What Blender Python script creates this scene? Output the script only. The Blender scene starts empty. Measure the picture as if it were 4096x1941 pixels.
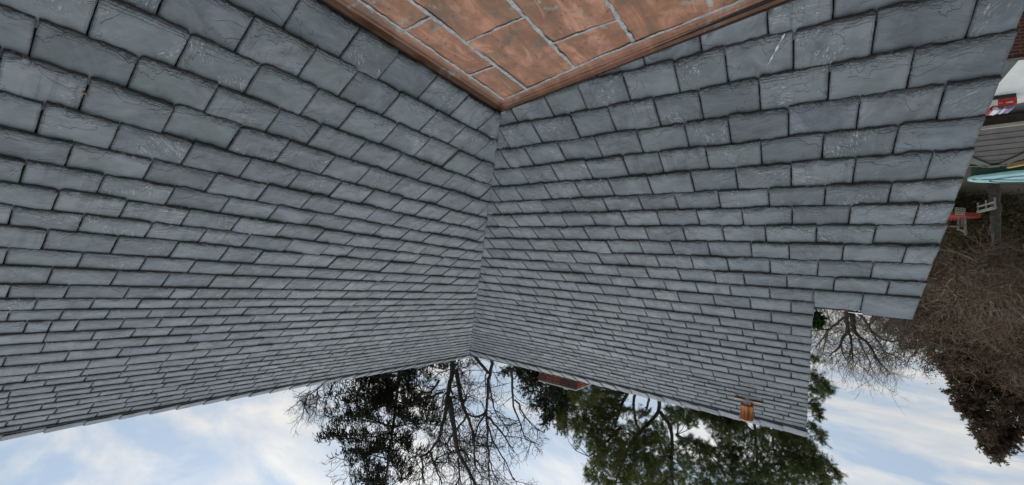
import bpy, math, random
import numpy as np
random.seed(7); RNG = np.random.default_rng(11)
scene = bpy.context.scene
COL = scene.collection

# ------------------------------------------------------------------ camera (held upside down, as in the photo)
CAM = np.array([2.683, -2.196, 1.429])
RIGHT = np.array([0.5809989, 0.8097086, 0.0825361])
DOWN = np.array([0.1150950, 0.0186524, -0.9931793])
FWD = np.array([-0.8057254, 0.5865356, -0.0823564])
FPX = 1600.3235
cd = bpy.data.cameras.new("camera"); cam = bpy.data.objects.new("camera", cd); COL.objects.link(cam)
cd.sensor_width = 36.0; cd.lens = FPX / 4096 * 36.0; cd.clip_start = 0.05; cd.clip_end = 3000
X, Y, Z = -RIGHT, DOWN, -FWD
from mathutils import Vector, Matrix
cam.matrix_world = Matrix([[float(X[i]), float(Y[i]), float(Z[i]), float(CAM[i])] for i in range(3)] + [[0, 0, 0, 1]])
scene.camera = cam

# ------------------------------------------------------------------ sky and sun
SUN_EL, SUN_AZ = math.radians(33), math.radians(143)       # direction towards the sun, azimuth measured from +X
world = bpy.data.worlds.new("World"); scene.world = world; world.use_nodes = True
nt = world.node_tree; nt.nodes.clear()
def wn(t, **k):
    n = nt.nodes.new(t)
    for a, b in k.items(): setattr(n, a, b)
    return n
L = nt.links.new
out = wn('ShaderNodeOutputWorld'); bg = wn('ShaderNodeBackground'); bg.inputs[1].default_value = 0.10
sky = wn('ShaderNodeTexSky', sky_type='NISHITA'); sky.sun_disc = False
sky.sun_elevation = SUN_EL; sky.sun_rotation = math.radians(90) - SUN_AZ; sky.dust_density = 1.5; sky.air_density = 1.0
tc = wn('ShaderNodeTexCoord'); sep = wn('ShaderNodeSeparateXYZ'); L(tc.outputs['Generated'], sep.inputs[0])
def M(op, a, b=None, c=None):
    n = wn('ShaderNodeMath', operation=op)
    for i, v in enumerate((a, b, c)):
        if v is None: continue
        if isinstance(v, (int, float)): n.inputs[i].default_value = v
        else: L(v, n.inputs[i])
    return n.outputs[0]
zc = M('ADD', M('MAXIMUM', sep.outputs[2], 0.0), 0.20)
comb = wn('ShaderNodeCombineXYZ'); L(M('DIVIDE', sep.outputs[0], zc), comb.inputs[0]); L(M('DIVIDE', sep.outputs[1], zc), comb.inputs[1])
mp = wn('ShaderNodeMapping'); mp.inputs['Rotation'].default_value = (0, 0, math.radians(62)); mp.inputs['Scale'].default_value = (1.0, 0.5, 1)
L(comb.outputs[0], mp.inputs[0])
n1 = wn('ShaderNodeTexNoise'); n1.inputs['Scale'].default_value = 3.4; n1.inputs['Detail'].default_value = 8; n1.inputs['Roughness'].default_value = 0.56
n1.inputs['Distortion'].default_value = 0.35; L(mp.outputs[0], n1.inputs['Vector'])
cr = wn('ShaderNodeValToRGB'); cr.color_ramp.elements[0].position = 0.40; cr.color_ramp.elements[1].position = 0.575
L(n1.outputs[0], cr.inputs[0])
n2 = wn('ShaderNodeTexNoise'); n2.inputs['Scale'].default_value = 4.2; n2.inputs['Detail'].default_value = 5; L(mp.outputs[0], n2.inputs['Vector'])
cc = wn('ShaderNodeMix', data_type='RGBA'); cf = wn('ShaderNodeMapRange'); L(n2.outputs[0], cf.inputs['Value']); cf.inputs['From Min'].default_value = .36; cf.inputs['From Max'].default_value = .62; L(cf.outputs[0], cc.inputs['Factor'])
cc.inputs[6].default_value = (5.1, 5.55, 6.3, 1); cc.inputs[7].default_value = (8.0, 7.75, 7.3, 1)
bl = wn('ShaderNodeMix', data_type='RGBA'); bl.inputs['Factor'].default_value = 0.82      # thin high veil over the blue
mn = wn('ShaderNodeVectorMath', operation='MINIMUM'); L(sky.outputs[0], mn.inputs[0]); mn.inputs[1].default_value = (6.0, 6.6, 7.4)
L(mn.outputs[0], bl.inputs[6]); bl.inputs[7].default_value = (4.0, 5.05, 6.4, 1)
mx = wn('ShaderNodeMix', data_type='RGBA'); L(M('MULTIPLY', cr.outputs[0], 0.86), mx.inputs['Factor'])
L(bl.outputs[2], mx.inputs[6]); L(cc.outputs[2], mx.inputs[7])
# an overcast sky is brighter towards the zenith than at the horizon
gain = M('ADD', 0.96, M('MULTIPLY', M('POWER', M('MAXIMUM', sep.outputs[2], 0.0), 2.0), 1.9))
# the cloud is brighter on the sun's side of the sky than behind the camera
dt = wn('ShaderNodeVectorMath', operation='DOT_PRODUCT'); L(tc.outputs['Generated'], dt.inputs[0]); dt.inputs[1].default_value = (-0.80, 0.55, 0.25)
side = wn('ShaderNodeMapRange', interpolation_type='SMOOTHSTEP'); L(dt.outputs['Value'], side.inputs['Value'])
side.inputs['From Min'].default_value = -0.9; side.inputs['From Max'].default_value = 0.45; side.inputs['To Min'].default_value = 0.55; side.inputs['To Max'].default_value = 1.0
gain = M('MULTIPLY', gain, side.outputs[0])
# and glows pale yellow low down where the sun is setting
glow = M('POWER', M('SUBTRACT', 1.0, M('ABSOLUTE', sep.outputs[2])), 14.0)
sc_ = wn('ShaderNodeVectorMath', operation='SCALE'); L(mx.outputs[2], sc_.inputs[0]); L(gain, sc_.inputs['Scale'])
g2 = wn('ShaderNodeMix', data_type='RGBA'); L(M('MULTIPLY', glow, 0.6), g2.inputs['Factor']); L(sc_.outputs[0], g2.inputs[6]); g2.inputs[7].default_value = (8.4, 8.2, 7.2, 1)
L(g2.outputs[2], bg.inputs[0]); L(bg.outputs[0], out.inputs[0])

sd = bpy.data.lights.new("sun", 'SUN'); sun = bpy.data.objects.new("sun", sd); COL.objects.link(sun)
sd.energy = 0.7; sd.angle = math.radians(35); sd.color = (1.0, 0.88, 0.74)
sdir = Vector((math.cos(SUN_EL) * math.cos(SUN_AZ), math.cos(SUN_EL) * math.sin(SUN_AZ), math.sin(SUN_EL)))
sun.rotation_euler = sdir.to_track_quat('Z', 'Y').to_euler()
vs = scene.view_settings; vs.view_transform = 'Standard'; vs.look = 'None'; vs.exposure = 0.0; vs.gamma = 1.0

# ------------------------------------------------------------------ helpers
def ray(px, py):
    u = ((4096 - px) - 2048) / FPX; v = ((1941 - py) - 970.5) / FPX
    return RIGHT * u + DOWN * v + FWD
def W(px, py, depth): return CAM + ray(px, py) * depth                       # point at a depth along the view axis
def WZ(px, py, z):
    d = ray(px, py); return CAM + d * ((z - CAM[2]) / d[2])                   # point on a horizontal plane
def WP(px, py, n, p0):
    d = ray(px, py); n = np.array(n, float); return CAM + d * (((np.array(p0) - CAM) @ n) / (d @ n))

def mk(name, V, F, m, parent=None, attrs=None, smooth=False):
    """one mesh object from a vertex array and face arrays (all quads, all tris or mixed lists)"""
    me = bpy.data.meshes.new(name)
    V = np.asarray(V, dtype=np.float32)
    if isinstance(F, np.ndarray):
        n, k = F.shape
        me.vertices.add(len(V)); me.vertices.foreach_set('co', V.ravel())
        me.loops.add(n * k); me.loops.foreach_set('vertex_index', F.astype(np.int32).ravel())
        me.polygons.add(n); me.polygons.foreach_set('loop_start', np.arange(0, n * k, k, dtype=np.int32))
        me.update(calc_edges=True); me.validate()
    else:
        me.from_pydata(V.tolist(), [], [list(map(int, f)) for f in F])
    for nm, a in (attrs or {}).items():
        at = me.attributes.new(nm, 'FLOAT', 'POINT'); at.data.foreach_set('value', np.asarray(a, dtype=np.float32))
    if smooth: me.polygons.foreach_set('use_smooth', np.ones(len(me.polygons), dtype=bool))
    if m is not None: me.materials.append(m)
    o = bpy.data.objects.new(name, me); COL.objects.link(o)
    if parent is not None:
        o.parent = parent
        if parent.type == 'EMPTY': o.matrix_parent_inverse.translation = -parent.location     # meshes are built in world coordinates
    return o
def tag(o, label, cat, group=None):
    o['label'] = label; o['category'] = cat
    if group: o['group'] = group
    return o
def thing(name, label, cat, loc, group=None):
    o = bpy.data.objects.new(name, None); COL.objects.link(o); o.location = tuple(float(v) for v in loc); o.empty_display_size = 0.3
    return tag(o, label, cat, group)
class MB:
    """collects shapes, then links them as one mesh"""
    def __init__(s): s.V = []; s.F = []
    def add(s, V, F):
        b = len(s.V); s.V += [tuple(map(float, v)) for v in V]; s.F += [tuple(b + i for i in f) for f in F]
    def box(s, o, ax, ay, az):                                                # origin corner and three edge vectors
        o, ax, ay, az = (np.asarray(v, float) for v in (o, ax, ay, az))
        P = [o, o + ax, o + ax + ay, o + ay]; P += [p + az for p in P]
        fs = [(0, 3, 2, 1), (4, 5, 6, 7), (0, 1, 5, 4), (1, 2, 6, 5), (2, 3, 7, 6), (3, 0, 4, 7)]
        if np.dot(np.cross(ax, ay), az) < 0: fs = [f[::-1] for f in fs]
        s.add(P, fs)
    def bar(s, a, b, w, h=None):
        a = np.asarray(a, float); b = np.asarray(b, float); h = h or w
        d = b - a; d /= np.linalg.norm(d); up = np.array([0, 0, 1.0]) if abs(d[2]) < .9 else np.array([1.0, 0, 0])
        x = np.cross(d, up); x /= np.linalg.norm(x); y = np.cross(x, d)
        s.box(a - x * w / 2 - y * h / 2, x * w, y * h, b - a)
    def lathe(s, base, axis, prof, n=20):
        axis = np.asarray(axis, float); axis /= np.linalg.norm(axis)
        up = np.array([0, 0, 1.0]) if abs(axis[2]) < .9 else np.array([1.0, 0, 0])
        x = np.cross(axis, up); x /= np.linalg.norm(x); y = np.cross(axis, x)
        V = []; F = []
        for r, h in prof:
            for k in range(n):
                a = 2 * math.pi * k / n; V.append(np.asarray(base) + axis * h + (x * math.cos(a) + y * math.sin(a)) * r)
        for i in range(len(prof) - 1):
            for k in range(n):
                F.append((i * n + k, i * n + (k + 1) % n, (i + 1) * n + (k + 1) % n, (i + 1) * n + k))
        s.add(V, F)
    def build(s, name, m, parent=None, smooth=False): return mk(name, np.array(s.V), s.F, m, parent, None, smooth)

# ------------------------------------------------------------------ materials
def newmat(name):
    m = bpy.data.materials.new(name); m.use_nodes = True; t = m.node_tree; t.nodes.clear()
    o = t.nodes.new('ShaderNodeOutputMaterial'); p = t.nodes.new('ShaderNodeBsdfPrincipled'); t.links.new(p.outputs[0], o.inputs[0])
    return m, t, p
class NB:
    """small node-building helper"""
    def __init__(s, t): s.t = t
    def n(s, ty, **k):
        n = s.t.nodes.new(ty)
        for a, b in k.items(): setattr(n, a, b)
        return n
    def l(s, a, b): s.t.links.new(a, b)
    def m(s, op, a, b=None, c=None, clamp=False):
        n = s.n('ShaderNodeMath', operation=op); n.use_clamp = clamp
        for i, v in enumerate((a, b, c)):
            if v is None: continue
            if isinstance(v, (int, float)): n.inputs[i].default_value = v
            else: s.l(v, n.inputs[i])
        return n.outputs[0]
    def noise(s, vec, scale, detail=4, rough=.5, dist=0.0):
        n = s.n('ShaderNodeTexNoise'); n.inputs['Scale'].default_value = scale; n.inputs['Detail'].default_value = detail
        n.inputs['Roughness'].default_value = rough; n.inputs['Distortion'].default_value = dist
        if vec is not None: s.l(vec, n.inputs['Vector'])
        return n.outputs[0]
    def ramp(s, fac, stops, interp='LINEAR'):
        r = s.n('ShaderNodeValToRGB'); cr = r.color_ramp; cr.interpolation = interp
        while len(cr.elements) < len(stops): cr.elements.new(0.5)
        for e, (p, c) in zip(cr.elements, stops):
            e.position = p; e.color = (c, c, c, 1) if isinstance(c, (int, float)) else (*c, 1)
        s.l(fac, r.inputs[0]); return r.outputs[0]
    def mix(s, fac, a, b, blend='MIX'):
        n = s.n('ShaderNodeMix', data_type='RGBA', blend_type=blend)
        for i, v in ((0, fac), (6, a), (7, b)):
            if isinstance(v, (int, float)): n.inputs[i].default_value = v
            elif isinstance(v, tuple): n.inputs[i].default_value = (*v, 1)
            else: s.l(v, n.inputs[i])
        return n.outputs[2]
    def bump(s, h, strength, dist, normal=None):
        b = s.n('ShaderNodeBump'); b.inputs['Strength'].default_value = strength; b.inputs['Distance'].default_value = dist
        s.l(h, b.inputs['Height'])
        if normal is not None: s.l(normal, b.inputs['Normal'])
        return b.outputs[0]
    def attr(s, name):
        a = s.n('ShaderNodeAttribute'); a.attribute_name = name; return a.outputs['Fac']
    def comb(s, x, y, z):
        c = s.n('ShaderNodeCombineXYZ')
        for i, v in enumerate((x, y, z)):
            if isinstance(v, (int, float)): c.inputs[i].default_value = v
            else: s.l(v, c.inputs[i])
        return c.outputs[0]

def simple(name, col, rough=.6, metal=0., var=.25, scale=6., bump=0.):
    m, t, p = newmat(name); b = NB(t)
    tcn = b.n('ShaderNodeTexCoord'); n = b.noise(tcn.outputs['Object'], scale, 5, .6)
    lo = tuple(c * (1 - var) for c in col); hi = tuple(min(1, c * (1 + var)) for c in col)
    b.l(b.ramp(n, [(.3, lo), (.7, hi)]), p.inputs['Base Color'])
    p.inputs['Roughness'].default_value = rough; p.inputs['Metallic'].default_value = metal
    if bump: b.l(b.bump(n, .5, bump), p.inputs['Normal'])
    return m

def slate_material():
    m, t, p = newmat('slate'); b = NB(t)
    lu, lv, rn, ed, es = b.attr('lu'), b.attr('lv'), b.attr('rnd'), b.attr('ed'), b.attr('es')
    off = b.m('MULTIPLY', rn, 60.0)
    vec = b.comb(lu, lv, off)
    # grain direction differs from slate to slate
    rot = b.n('ShaderNodeVectorRotate', rotation_type='Z_AXIS'); b.l(vec, rot.inputs['Vector']); b.l(b.m('MULTIPLY', rn, 40.0), rot.inputs['Angle'])
    st = b.n('ShaderNodeMapping'); st.inputs['Scale'].default_value = (1.0, 4.0, 1.0); b.l(rot.outputs[0], st.inputs[0])
    streak = b.noise(st.outputs[0], 7.0, 6, .6, .4)
    blotch = b.noise(vec, 5.0, 5, .55, .6)
    fine = b.noise(vec, 90.0, 4, .6)
    base = b.ramp(rn, [(0.0, (0.059, 0.070, 0.073)), (.12, (0.115, 0.133, 0.131)), (.24, (0.074, 0.086, 0.093)), (.36, (0.141, 0.155, 0.150)), (.48, (0.085, 0.101, 0.102)),
                       (.58, (0.107, 0.125, 0.117)), (.68, (0.097, 0.109, 0.118)), (.78, (0.160, 0.173, 0.172)), (.88, (0.076, 0.090, 0.090)), (1.0, (0.125, 0.135, 0.141))], 'CONSTANT')
    c1 = b.mix(b.ramp(streak, [(.40, 0.), (.70, .45)]), base, (0.148, 0.151, 0.148))
    c2 = b.mix(b.ramp(blotch, [(.42, 0.), (.66, .75)]), c1, (0.081, 0.096, 0.083))
    dark = b.noise(vec, 3.3, 4, .6, 1.0)
    c3 = b.mix(b.ramp(dark, [(.50, 0.), (.66, .65)]), c2, (0.052, 0.058, 0.063))
    # straight ribbons of paler and darker stone running up some slates
    rib = b.noise(b.comb(b.m('MULTIPLY', lu, 1.0), b.m('MULTIPLY', lv, .06), off), 16.0, 3, .6)
    ribm = b.m('MULTIPLY', b.ramp(rib, [(.52, 0.), (.58, .6), (.63, .1)]), b.m('GREATER_THAN', b.m('FRACT', b.m('MULTIPLY', rn, 17.3)), .72))
    c3 = b.mix(ribm, c3, (0.057, 0.060, 0.069))
    sheen = b.noise(vec, 2.6, 5, .62, .8)
    c3 = b.mix(b.ramp(sheen, [(.50, 0.), (.66, .62)]), c3, (0.157, 0.172, 0.180))  # sheen painted into the stone colour as pale patches
    # scuffs and lichen specks in pale grey
    sc = b.noise(st.outputs[0], 26.0, 6, .75, .8)
    some = b.m('GREATER_THAN', b.m('FRACT', b.m('MULTIPLY', rn, 29.7)), .62)
    scm = b.m('MULTIPLY', b.m('MULTIPLY', some, b.ramp(sc, [(.54, 0.), (.64, .95)])), b.ramp(b.noise(vec, 5.0, 2, .5), [(.48, 0.), (.60, 1.)]))
    c4 = b.mix(scm, c3, (.36, .37, .36))
    # dressed edges: flaked back in steps along the tail, nibbled down the sides
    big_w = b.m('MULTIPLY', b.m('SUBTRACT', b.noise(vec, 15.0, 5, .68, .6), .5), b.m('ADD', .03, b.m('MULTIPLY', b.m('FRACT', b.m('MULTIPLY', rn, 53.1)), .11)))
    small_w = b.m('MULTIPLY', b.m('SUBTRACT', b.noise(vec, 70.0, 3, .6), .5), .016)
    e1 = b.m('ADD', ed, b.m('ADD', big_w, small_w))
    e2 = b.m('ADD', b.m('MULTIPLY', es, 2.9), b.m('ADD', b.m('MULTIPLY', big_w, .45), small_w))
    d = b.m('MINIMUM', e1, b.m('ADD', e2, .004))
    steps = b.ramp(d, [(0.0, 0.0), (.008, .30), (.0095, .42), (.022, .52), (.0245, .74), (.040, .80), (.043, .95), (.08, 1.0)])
    # cleft terraces: a few flakes lost from the face, more towards the tail
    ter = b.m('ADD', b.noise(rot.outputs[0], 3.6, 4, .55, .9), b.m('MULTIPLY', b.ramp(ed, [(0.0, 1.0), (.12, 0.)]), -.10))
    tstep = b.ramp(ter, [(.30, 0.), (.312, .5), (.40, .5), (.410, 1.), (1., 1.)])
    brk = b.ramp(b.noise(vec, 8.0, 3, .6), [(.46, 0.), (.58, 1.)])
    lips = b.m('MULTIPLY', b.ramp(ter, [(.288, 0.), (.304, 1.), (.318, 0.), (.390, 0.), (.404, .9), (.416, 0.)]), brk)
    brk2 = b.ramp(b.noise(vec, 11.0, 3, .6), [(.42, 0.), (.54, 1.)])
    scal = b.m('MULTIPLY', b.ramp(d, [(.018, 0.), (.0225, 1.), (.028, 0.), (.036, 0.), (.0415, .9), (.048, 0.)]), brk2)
    nrm = b.bump(steps, 1.0, .014)
    nrm = b.bump(tstep, 1.0, .009, nrm)
    nrm = b.bump(blotch, .8, .024, nrm)
    nrm = b.bump(streak, .5, .005, nrm)
    nrm = b.bump(fine, .35, .0015, nrm)
    b.l(nrm, p.inputs['Normal'])
    grime_shade = b.ramp(d, [(0.0, .95), (.007, .72), (.011, .22), (.030, 0.0)])  # edge dirt together with painted shade on the tails and butts
    c5 = b.mix(grime_shade, c4, (.030, .031, .030))
    c5 = b.mix(b.m('MAXIMUM', b.m('MULTIPLY', lips, .16), b.m('MULTIPLY', scal, .75)), c5, (.032, .034, .034))  # shade of the cleft and flake steps, painted as dark lines
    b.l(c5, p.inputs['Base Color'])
    b.l(b.ramp(b.noise(vec, 12., 4, .6), [(.3, .46), (.7, .68)]), p.inputs['Roughness'])
    p.inputs['Specular IOR Level'].default_value = .5
    b.l(b.m('MULTIPLY', b.ramp(d, [(.004, 0.), (.020, .55), (.05, 1.)]), .30), p.inputs['Sheen Weight']); p.inputs['Sheen Roughness'].default_value = .45       # dusty stone pales at a glancing angle
    return m

def copper_material(name, dull=0.0):
    m, t, p = newmat(name); b = NB(t)
    tcn = b.n('ShaderNodeTexCoord'); v = tcn.outputs['Object']
    mp = b.n('ShaderNodeMapping'); mp.inputs['Scale'].default_value = (.55, 2.0, 1.); mp.inputs['Rotation'].default_value = (0, 0, .75); b.l(v, mp.inputs[0])
    big = b.noise(mp.outputs[0], 2.1, 7, .62, .9); mid = b.noise(v, 7.0, 7, .65, .5); fine = b.noise(v, 60., 4, .6)
    c = b.ramp(big, [(.30, (0.105, 0.066, 0.040)), (.42, (0.178, 0.092, 0.050)), (.52, (0.264, 0.118, 0.064)), (.60, (0.383, 0.184, 0.111)), (.68, (0.274, 0.115, 0.061)), (.8, (0.192, 0.101, 0.052))])
    c = b.mix(b.ramp(mid, [(.42, .0), (.60, .75)]), c, (0.205, 0.092, 0.046))
    c = b.mix(b.ramp(b.noise(v, 3.7, 6, .6, 1.2), [(.52, 0.), (.66, .75)]), c, (0.105, 0.077, 0.051))
    c = b.mix(b.ramp(b.noise(mp.outputs[0], 5.2, 6, .65, 1.0), [(.58, 0.), (.68, .6)]), c, (0.455, 0.228, 0.143))
    c = b.mix(b.ramp(b.noise(v, 34., 3, .5), [(.64, 0.), (.70, .7)]), c, (0.055, 0.037, 0.028))
    if dull: c = b.mix(dull, c, (.20, .085, .042))
    # verdigris runs
    c = b.mix(b.m('MULTIPLY', b.ramp(b.noise(v, 15., 5, .6), [(.55, 0.), (.65, .7)]), b.ramp(b.noise(v, 2.4, 2, .5), [(.56, 0.), (.64, 1.)])), c, (.23, .30, .27))
    b.l(c, p.inputs['Base Color']); p.inputs['Metallic'].default_value = .35
    b.l(b.ramp(mid, [(.3, .44 - .12 * (dull > 0)), (.7, .64 - .18 * (dull > 0))]), p.inputs['Roughness'])
    nrm = b.bump(big, .35, .02); nrm = b.bump(fine, .2, .0015, nrm); b.l(nrm, p.inputs['Normal'])
    return m

def brick_material(name, c1, c2, mortar, sx=1.0):
    m, t, p = newmat(name); b = NB(t)
    tcn = b.n('ShaderNodeTexCoord'); g = b.n('ShaderNodeNewGeometry')
    so = b.n('ShaderNodeSeparateXYZ'); b.l(tcn.outputs['Object'], so.inputs[0])
    sn = b.n('ShaderNodeSeparateXYZ'); b.l(g.outputs['Normal'], sn.inputs[0])
    ax = b.m('GREATER_THAN', b.m('ABSOLUTE', sn.outputs[0]), b.m('ABSOLUTE', sn.outputs[1]))
    u = b.m('ADD', b.m('MULTIPLY', ax, so.outputs[1]), b.m('MULTIPLY', b.m('SUBTRACT', 1.0, ax), so.outputs[0]))
    br = b.n('ShaderNodeTexBrick'); b.l(b.comb(u, so.outputs[2], 0.0), br.inputs['Vector'])
    br.inputs['Scale'].default_value = 1.0; br.inputs['Brick Width'].default_value = .215 * sx; br.inputs['Row Height'].default_value = .075
    br.inputs['Mortar Size'].default_value = .006; br.inputs['Color1'].default_value = (*c1, 1); br.inputs['Color2'].default_value = (*c2, 1); br.inputs['Mortar'].default_value = (*mortar, 1)
    n = b.noise(tcn.outputs['Object'], 14., 5, .6)
    b.l(b.mix(b.ramp(n, [(.4, 0.), (.75, .6)]), br.outputs[0], (.09, .05, .04)), p.inputs['Base Color'])
    p.inputs['Roughness'].default_value = .85
    h = b.m('SUBTRACT', b.m('MULTIPLY', n, .3), br.outputs['Fac']); b.l(b.bump(h, .6, .008), p.inputs['Normal'])
    return m

def leaf_material(name, cols, rough=.6, trans=0.0):
    m, t, p = newmat(name); b = NB(t)
    g = b.n('ShaderNodeNewGeometry'); tcn = b.n('ShaderNodeTexCoord')
    n = b.noise(tcn.outputs['Object'], .9, 3, .5)
    f = b.m('ADD', b.m('MULTIPLY', g.outputs['Random Per Island'], .55), b.m('MULTIPLY', n, .5), clamp=True)
    k = len(cols) - 1
    colr = b.ramp(f, [(.1 + .8 * i / k, c) for i, c in enumerate(cols)]); b.l(colr, p.inputs['Base Color'])
    p.inputs['Roughness'].default_value = rough; p.inputs['Specular IOR Level'].default_value = .2
    tr = b.n('ShaderNodeBsdfTranslucent'); b.l(colr, tr.inputs['Color']); ms = b.n('ShaderNodeMixShader'); ms.inputs[0].default_value = .45
    o = [n for n in t.nodes if n.type == 'OUTPUT_MATERIAL'][0]; b.l(p.outputs[0], ms.inputs[1]); b.l(tr.outputs[0], ms.inputs[2]); b.l(ms.outputs[0], o.inputs[0])
    return m

MAT = dict(
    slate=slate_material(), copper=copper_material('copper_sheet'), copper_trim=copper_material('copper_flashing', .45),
    solder=simple('solder', (.29, .285, .27), .7, 0, .35, 30, .002), felt=simple('underlayment', (.02, .02, .022), .9),
    paint=simple('dark_trim_paint', (.09, .09, .09), .6), white=simple('white_paint', (.72, .70, .66), .6, 0, .12, 12),
    brick=brick_material('house_brick', (.26, .075, .045), (.16, .05, .035), (.30, .26, .22)),
    chimney=brick_material('chimney_brick', (.36, .10, .055), (.14, .06, .045), (.34, .30, .27), .40),
    garden_brick=brick_material('garden_brick', (.20, .055, .035), (.12, .035, .025), (.30, .24, .17)),
    mortar=simple('pale_mortar', (.58, .54, .47), .85, 0, .2, 20), lead=simple('lead', (.30, .31, .32), .5, .3, .2, 20),
    bark=simple('grey_bark', (.085, .073, .058), .9, 0, .45, 9, .02), twig=simple('twig_bark', (.045, .035, .030), .85, 0, .3, 5),
    pale_twig=simple('pale_twig_bark', (.15, .125, .09), .85, 0, .35, 5), far_twig=simple('brown_twig_bark', (.205, .158, .108), .85, 0, .3, 5),
    spruce=leaf_material('spruce_needles', [(.022, .028, .012), (.040, .046, .018), (.070, .072, .028)]),
    fir=leaf_material('fir_needles', [(.035, .050, .028), (.060, .078, .038), (.100, .100, .062)]),
    pine=leaf_material('pine_needles', [(0.100, 0.124, 0.035), (0.171, 0.195, 0.053), (0.236, 0.248, 0.088)]),
    pine_dark=leaf_material('dark_pine_needles', [(0.071, 0.106, 0.033), (0.124, 0.156, 0.047), (0.183, 0.198, 0.071)]),
    rust=leaf_material('rusty_needles', [(.095, .068, .045), (.145, .105, .066), (.20, .145, .09)]),
    oak_dark=leaf_material('shaded_oak_leaves', [(.040, .028, .018), (.075, .050, .032), (.12, .082, .052)]),  # darker copy of the oak leaves, with shade put into the colour
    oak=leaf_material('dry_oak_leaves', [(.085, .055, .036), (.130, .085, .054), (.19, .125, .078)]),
    shrub=leaf_material('shrub_leaves', [(.02, .045, .012), (.04, .08, .02), (.07, .11, .03)]),
    cone=simple('cone_scales', (.10, .05, .028), .8), leaf_orange=simple('dry_leaf', (.30, .14, .06), .7),
)

# ------------------------------------------------------------------ the house: two slate slopes meeting in a valley above a copper flat roof
TA, TB = 0.749806, 0.661
CA, CB = 1 / math.hypot(1, TA), 1 / math.hypot(1, TB)
RIDGE_A, RIDGE_B = 5.94, 6.10            # slant length to the underside of the ridge caps
VA= [0.0, 0.244, 0.492, 0.741, 0.969, 1.213, 1.439, 1.651, 1.857, 2.064, 2.265, 2.501, 2.707, 2.938, 3.136, 3.312, 3.488, 3.685, 3.872, 4.07, 4.279, 4.488, 4.656, 4.805, 4.974, 5.121, 5.257, 5.414, 5.578, 5.747]
VB= [-0.863, -0.619, -0.375, -0.131, 0.112, 0.357, 0.593, 0.821, 1.055, 1.261, 1.479, 1.7, 1.925, 2.156, 2.375, 2.59, 2.819, 3.051, 3.266, 3.439, 3.611, 3.792, 3.973, 4.161, 4.368, 4.574, 4.784, 4.934, 5.082, 5.221, 5.371, 5.543, 5.705, 5.874, 6.048, 6.229]
JA= {0: [0.099, 0.44, 0.783, 1.133, 1.422, 1.762], 1: [-0.117, 0.242, 0.58, 0.937, 1.284, 1.569, 1.905, 2.246], 2: [-0.239, 0.093, 0.44, 0.789, 1.151, 1.43, 1.771, 2.105, 2.438], 3: [-0.402, -0.088, 0.219, 0.564, 0.918, 1.271, 1.556, 1.902, 2.249, 2.587], 4: [-0.6, -0.214, 0.032, 0.382, 0.725, 1.045, 1.396, 1.696, 2.041, 2.385], 5: [-0.798, -0.452, -0.1, 0.211, 0.538, 0.854, 1.202, 1.543, 1.881, 2.224, 2.505], 6: [-1.034, -0.654, -0.33, 0.035, 0.366, 0.706, 1.001, 1.342, 1.68, 2.023, 2.368], 7: [-0.524, -0.209, 0.149, 0.501, 0.848, 1.179, 1.524, 1.855, 2.202, 2.513], 8: [1.379, 1.71, 2.051, 2.358], 9: [1.87, 2.216], 10: [1.318, 1.664, 2.009, 2.346], 11: [1.14, 1.481, 1.8, 2.147, 2.485], 12: [0.912, 1.264, 1.599, 1.923, 2.262], 13: [0.782, 1.08, 1.334, 1.501, 1.803, 2.147, 2.427], 14: [0.91, 1.197, 1.424, 1.68, 1.973, 2.281], 15: [0.77, 1.023, 1.312, 1.569, 1.848, 2.391], 16: [0.626, 0.897, 1.169, 1.451, 1.715, 2.001, 2.153, 2.286], 17: [0.768, 1.011, 1.308, 1.596, 1.866], 18: [2.142]}
JB= {2: [-2.306, -2.018, -1.67, -1.318], 3: [-2.832, -2.482, -2.137, -1.793, -1.5, -1.158, -0.809, -0.506, -0.143], 4: [-2.651, -2.308, -1.961, -1.616, -1.32, -0.976, -0.655, -0.283], 5: [-2.805, -2.458, -2.111, -1.769, -1.487, -1.137, -0.786, -0.432, -0.08], 6: [-2.649, -2.297, -1.95, -1.6, -1.256, -0.961, -0.617, -0.263, 0.09], 7: [-2.825, -2.473, -2.125, -1.779, -1.459, -1.115, -0.762, -0.424, -0.081, 0.279], 8: [-2.673, -2.326, -1.982, -1.635, -1.294, -0.98, -0.636, -0.283, 0.054, 0.382], 9: [-2.83, -2.48, -2.131, -1.79, -1.443, -1.1, -0.763, -0.436, -0.097, 0.199, 0.554], 10: [-2.636, -2.289, -1.946, -1.623, -1.292, -0.941, -0.632, -0.283, 0.029, 0.385], 11: [-2.827, -2.467], 12: [-2.666, -2.314, -1.963, -1.619, -1.299, -0.956, -0.62, -0.291, 0.044], 13: [-2.787, -2.435, -2.09, -1.743, -1.482, -1.134, -0.792, -0.452, -0.101, 0.187], 14: [-2.643, -2.294, -1.948, -1.602, -1.279, -0.946, -0.598, -0.302, 0.03, 0.367], 15: [-2.121, -1.769, -1.425], 16: [-1.948, -1.604], 17: [-2.122, -1.776, -1.434], 18: [-1.998, -1.653, -1.343], 21: [-2.122, -1.834, -1.552], 22: [-2.005, -1.72, -1.376], 23: [-2.119, -1.829, -1.575, -1.226], 24: [-1.945, -1.688, -1.406]}
VA += [5.94]; VB[-1] = 6.10
house = thing('house', 'brick house under a graduated blue grey slate roof with a valley and copper flat roof', 'house', (0, 0, -5))
nA = np.array([0, -TA * CA, CA]); nB = np.array([TB * CB, 0, CB])
def PA(u, v, h): return np.stack([u, v * CA, v * CA * TA], -1) + h[..., None] * nA
def PB(u, v, h): return np.stack([-v * CB, u, v * CB * TB], -1) + h[..., None] * nB
def valley_u_A(v): return -v * CA * TA / TB          # x where slope A meets the valley at slant v
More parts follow.
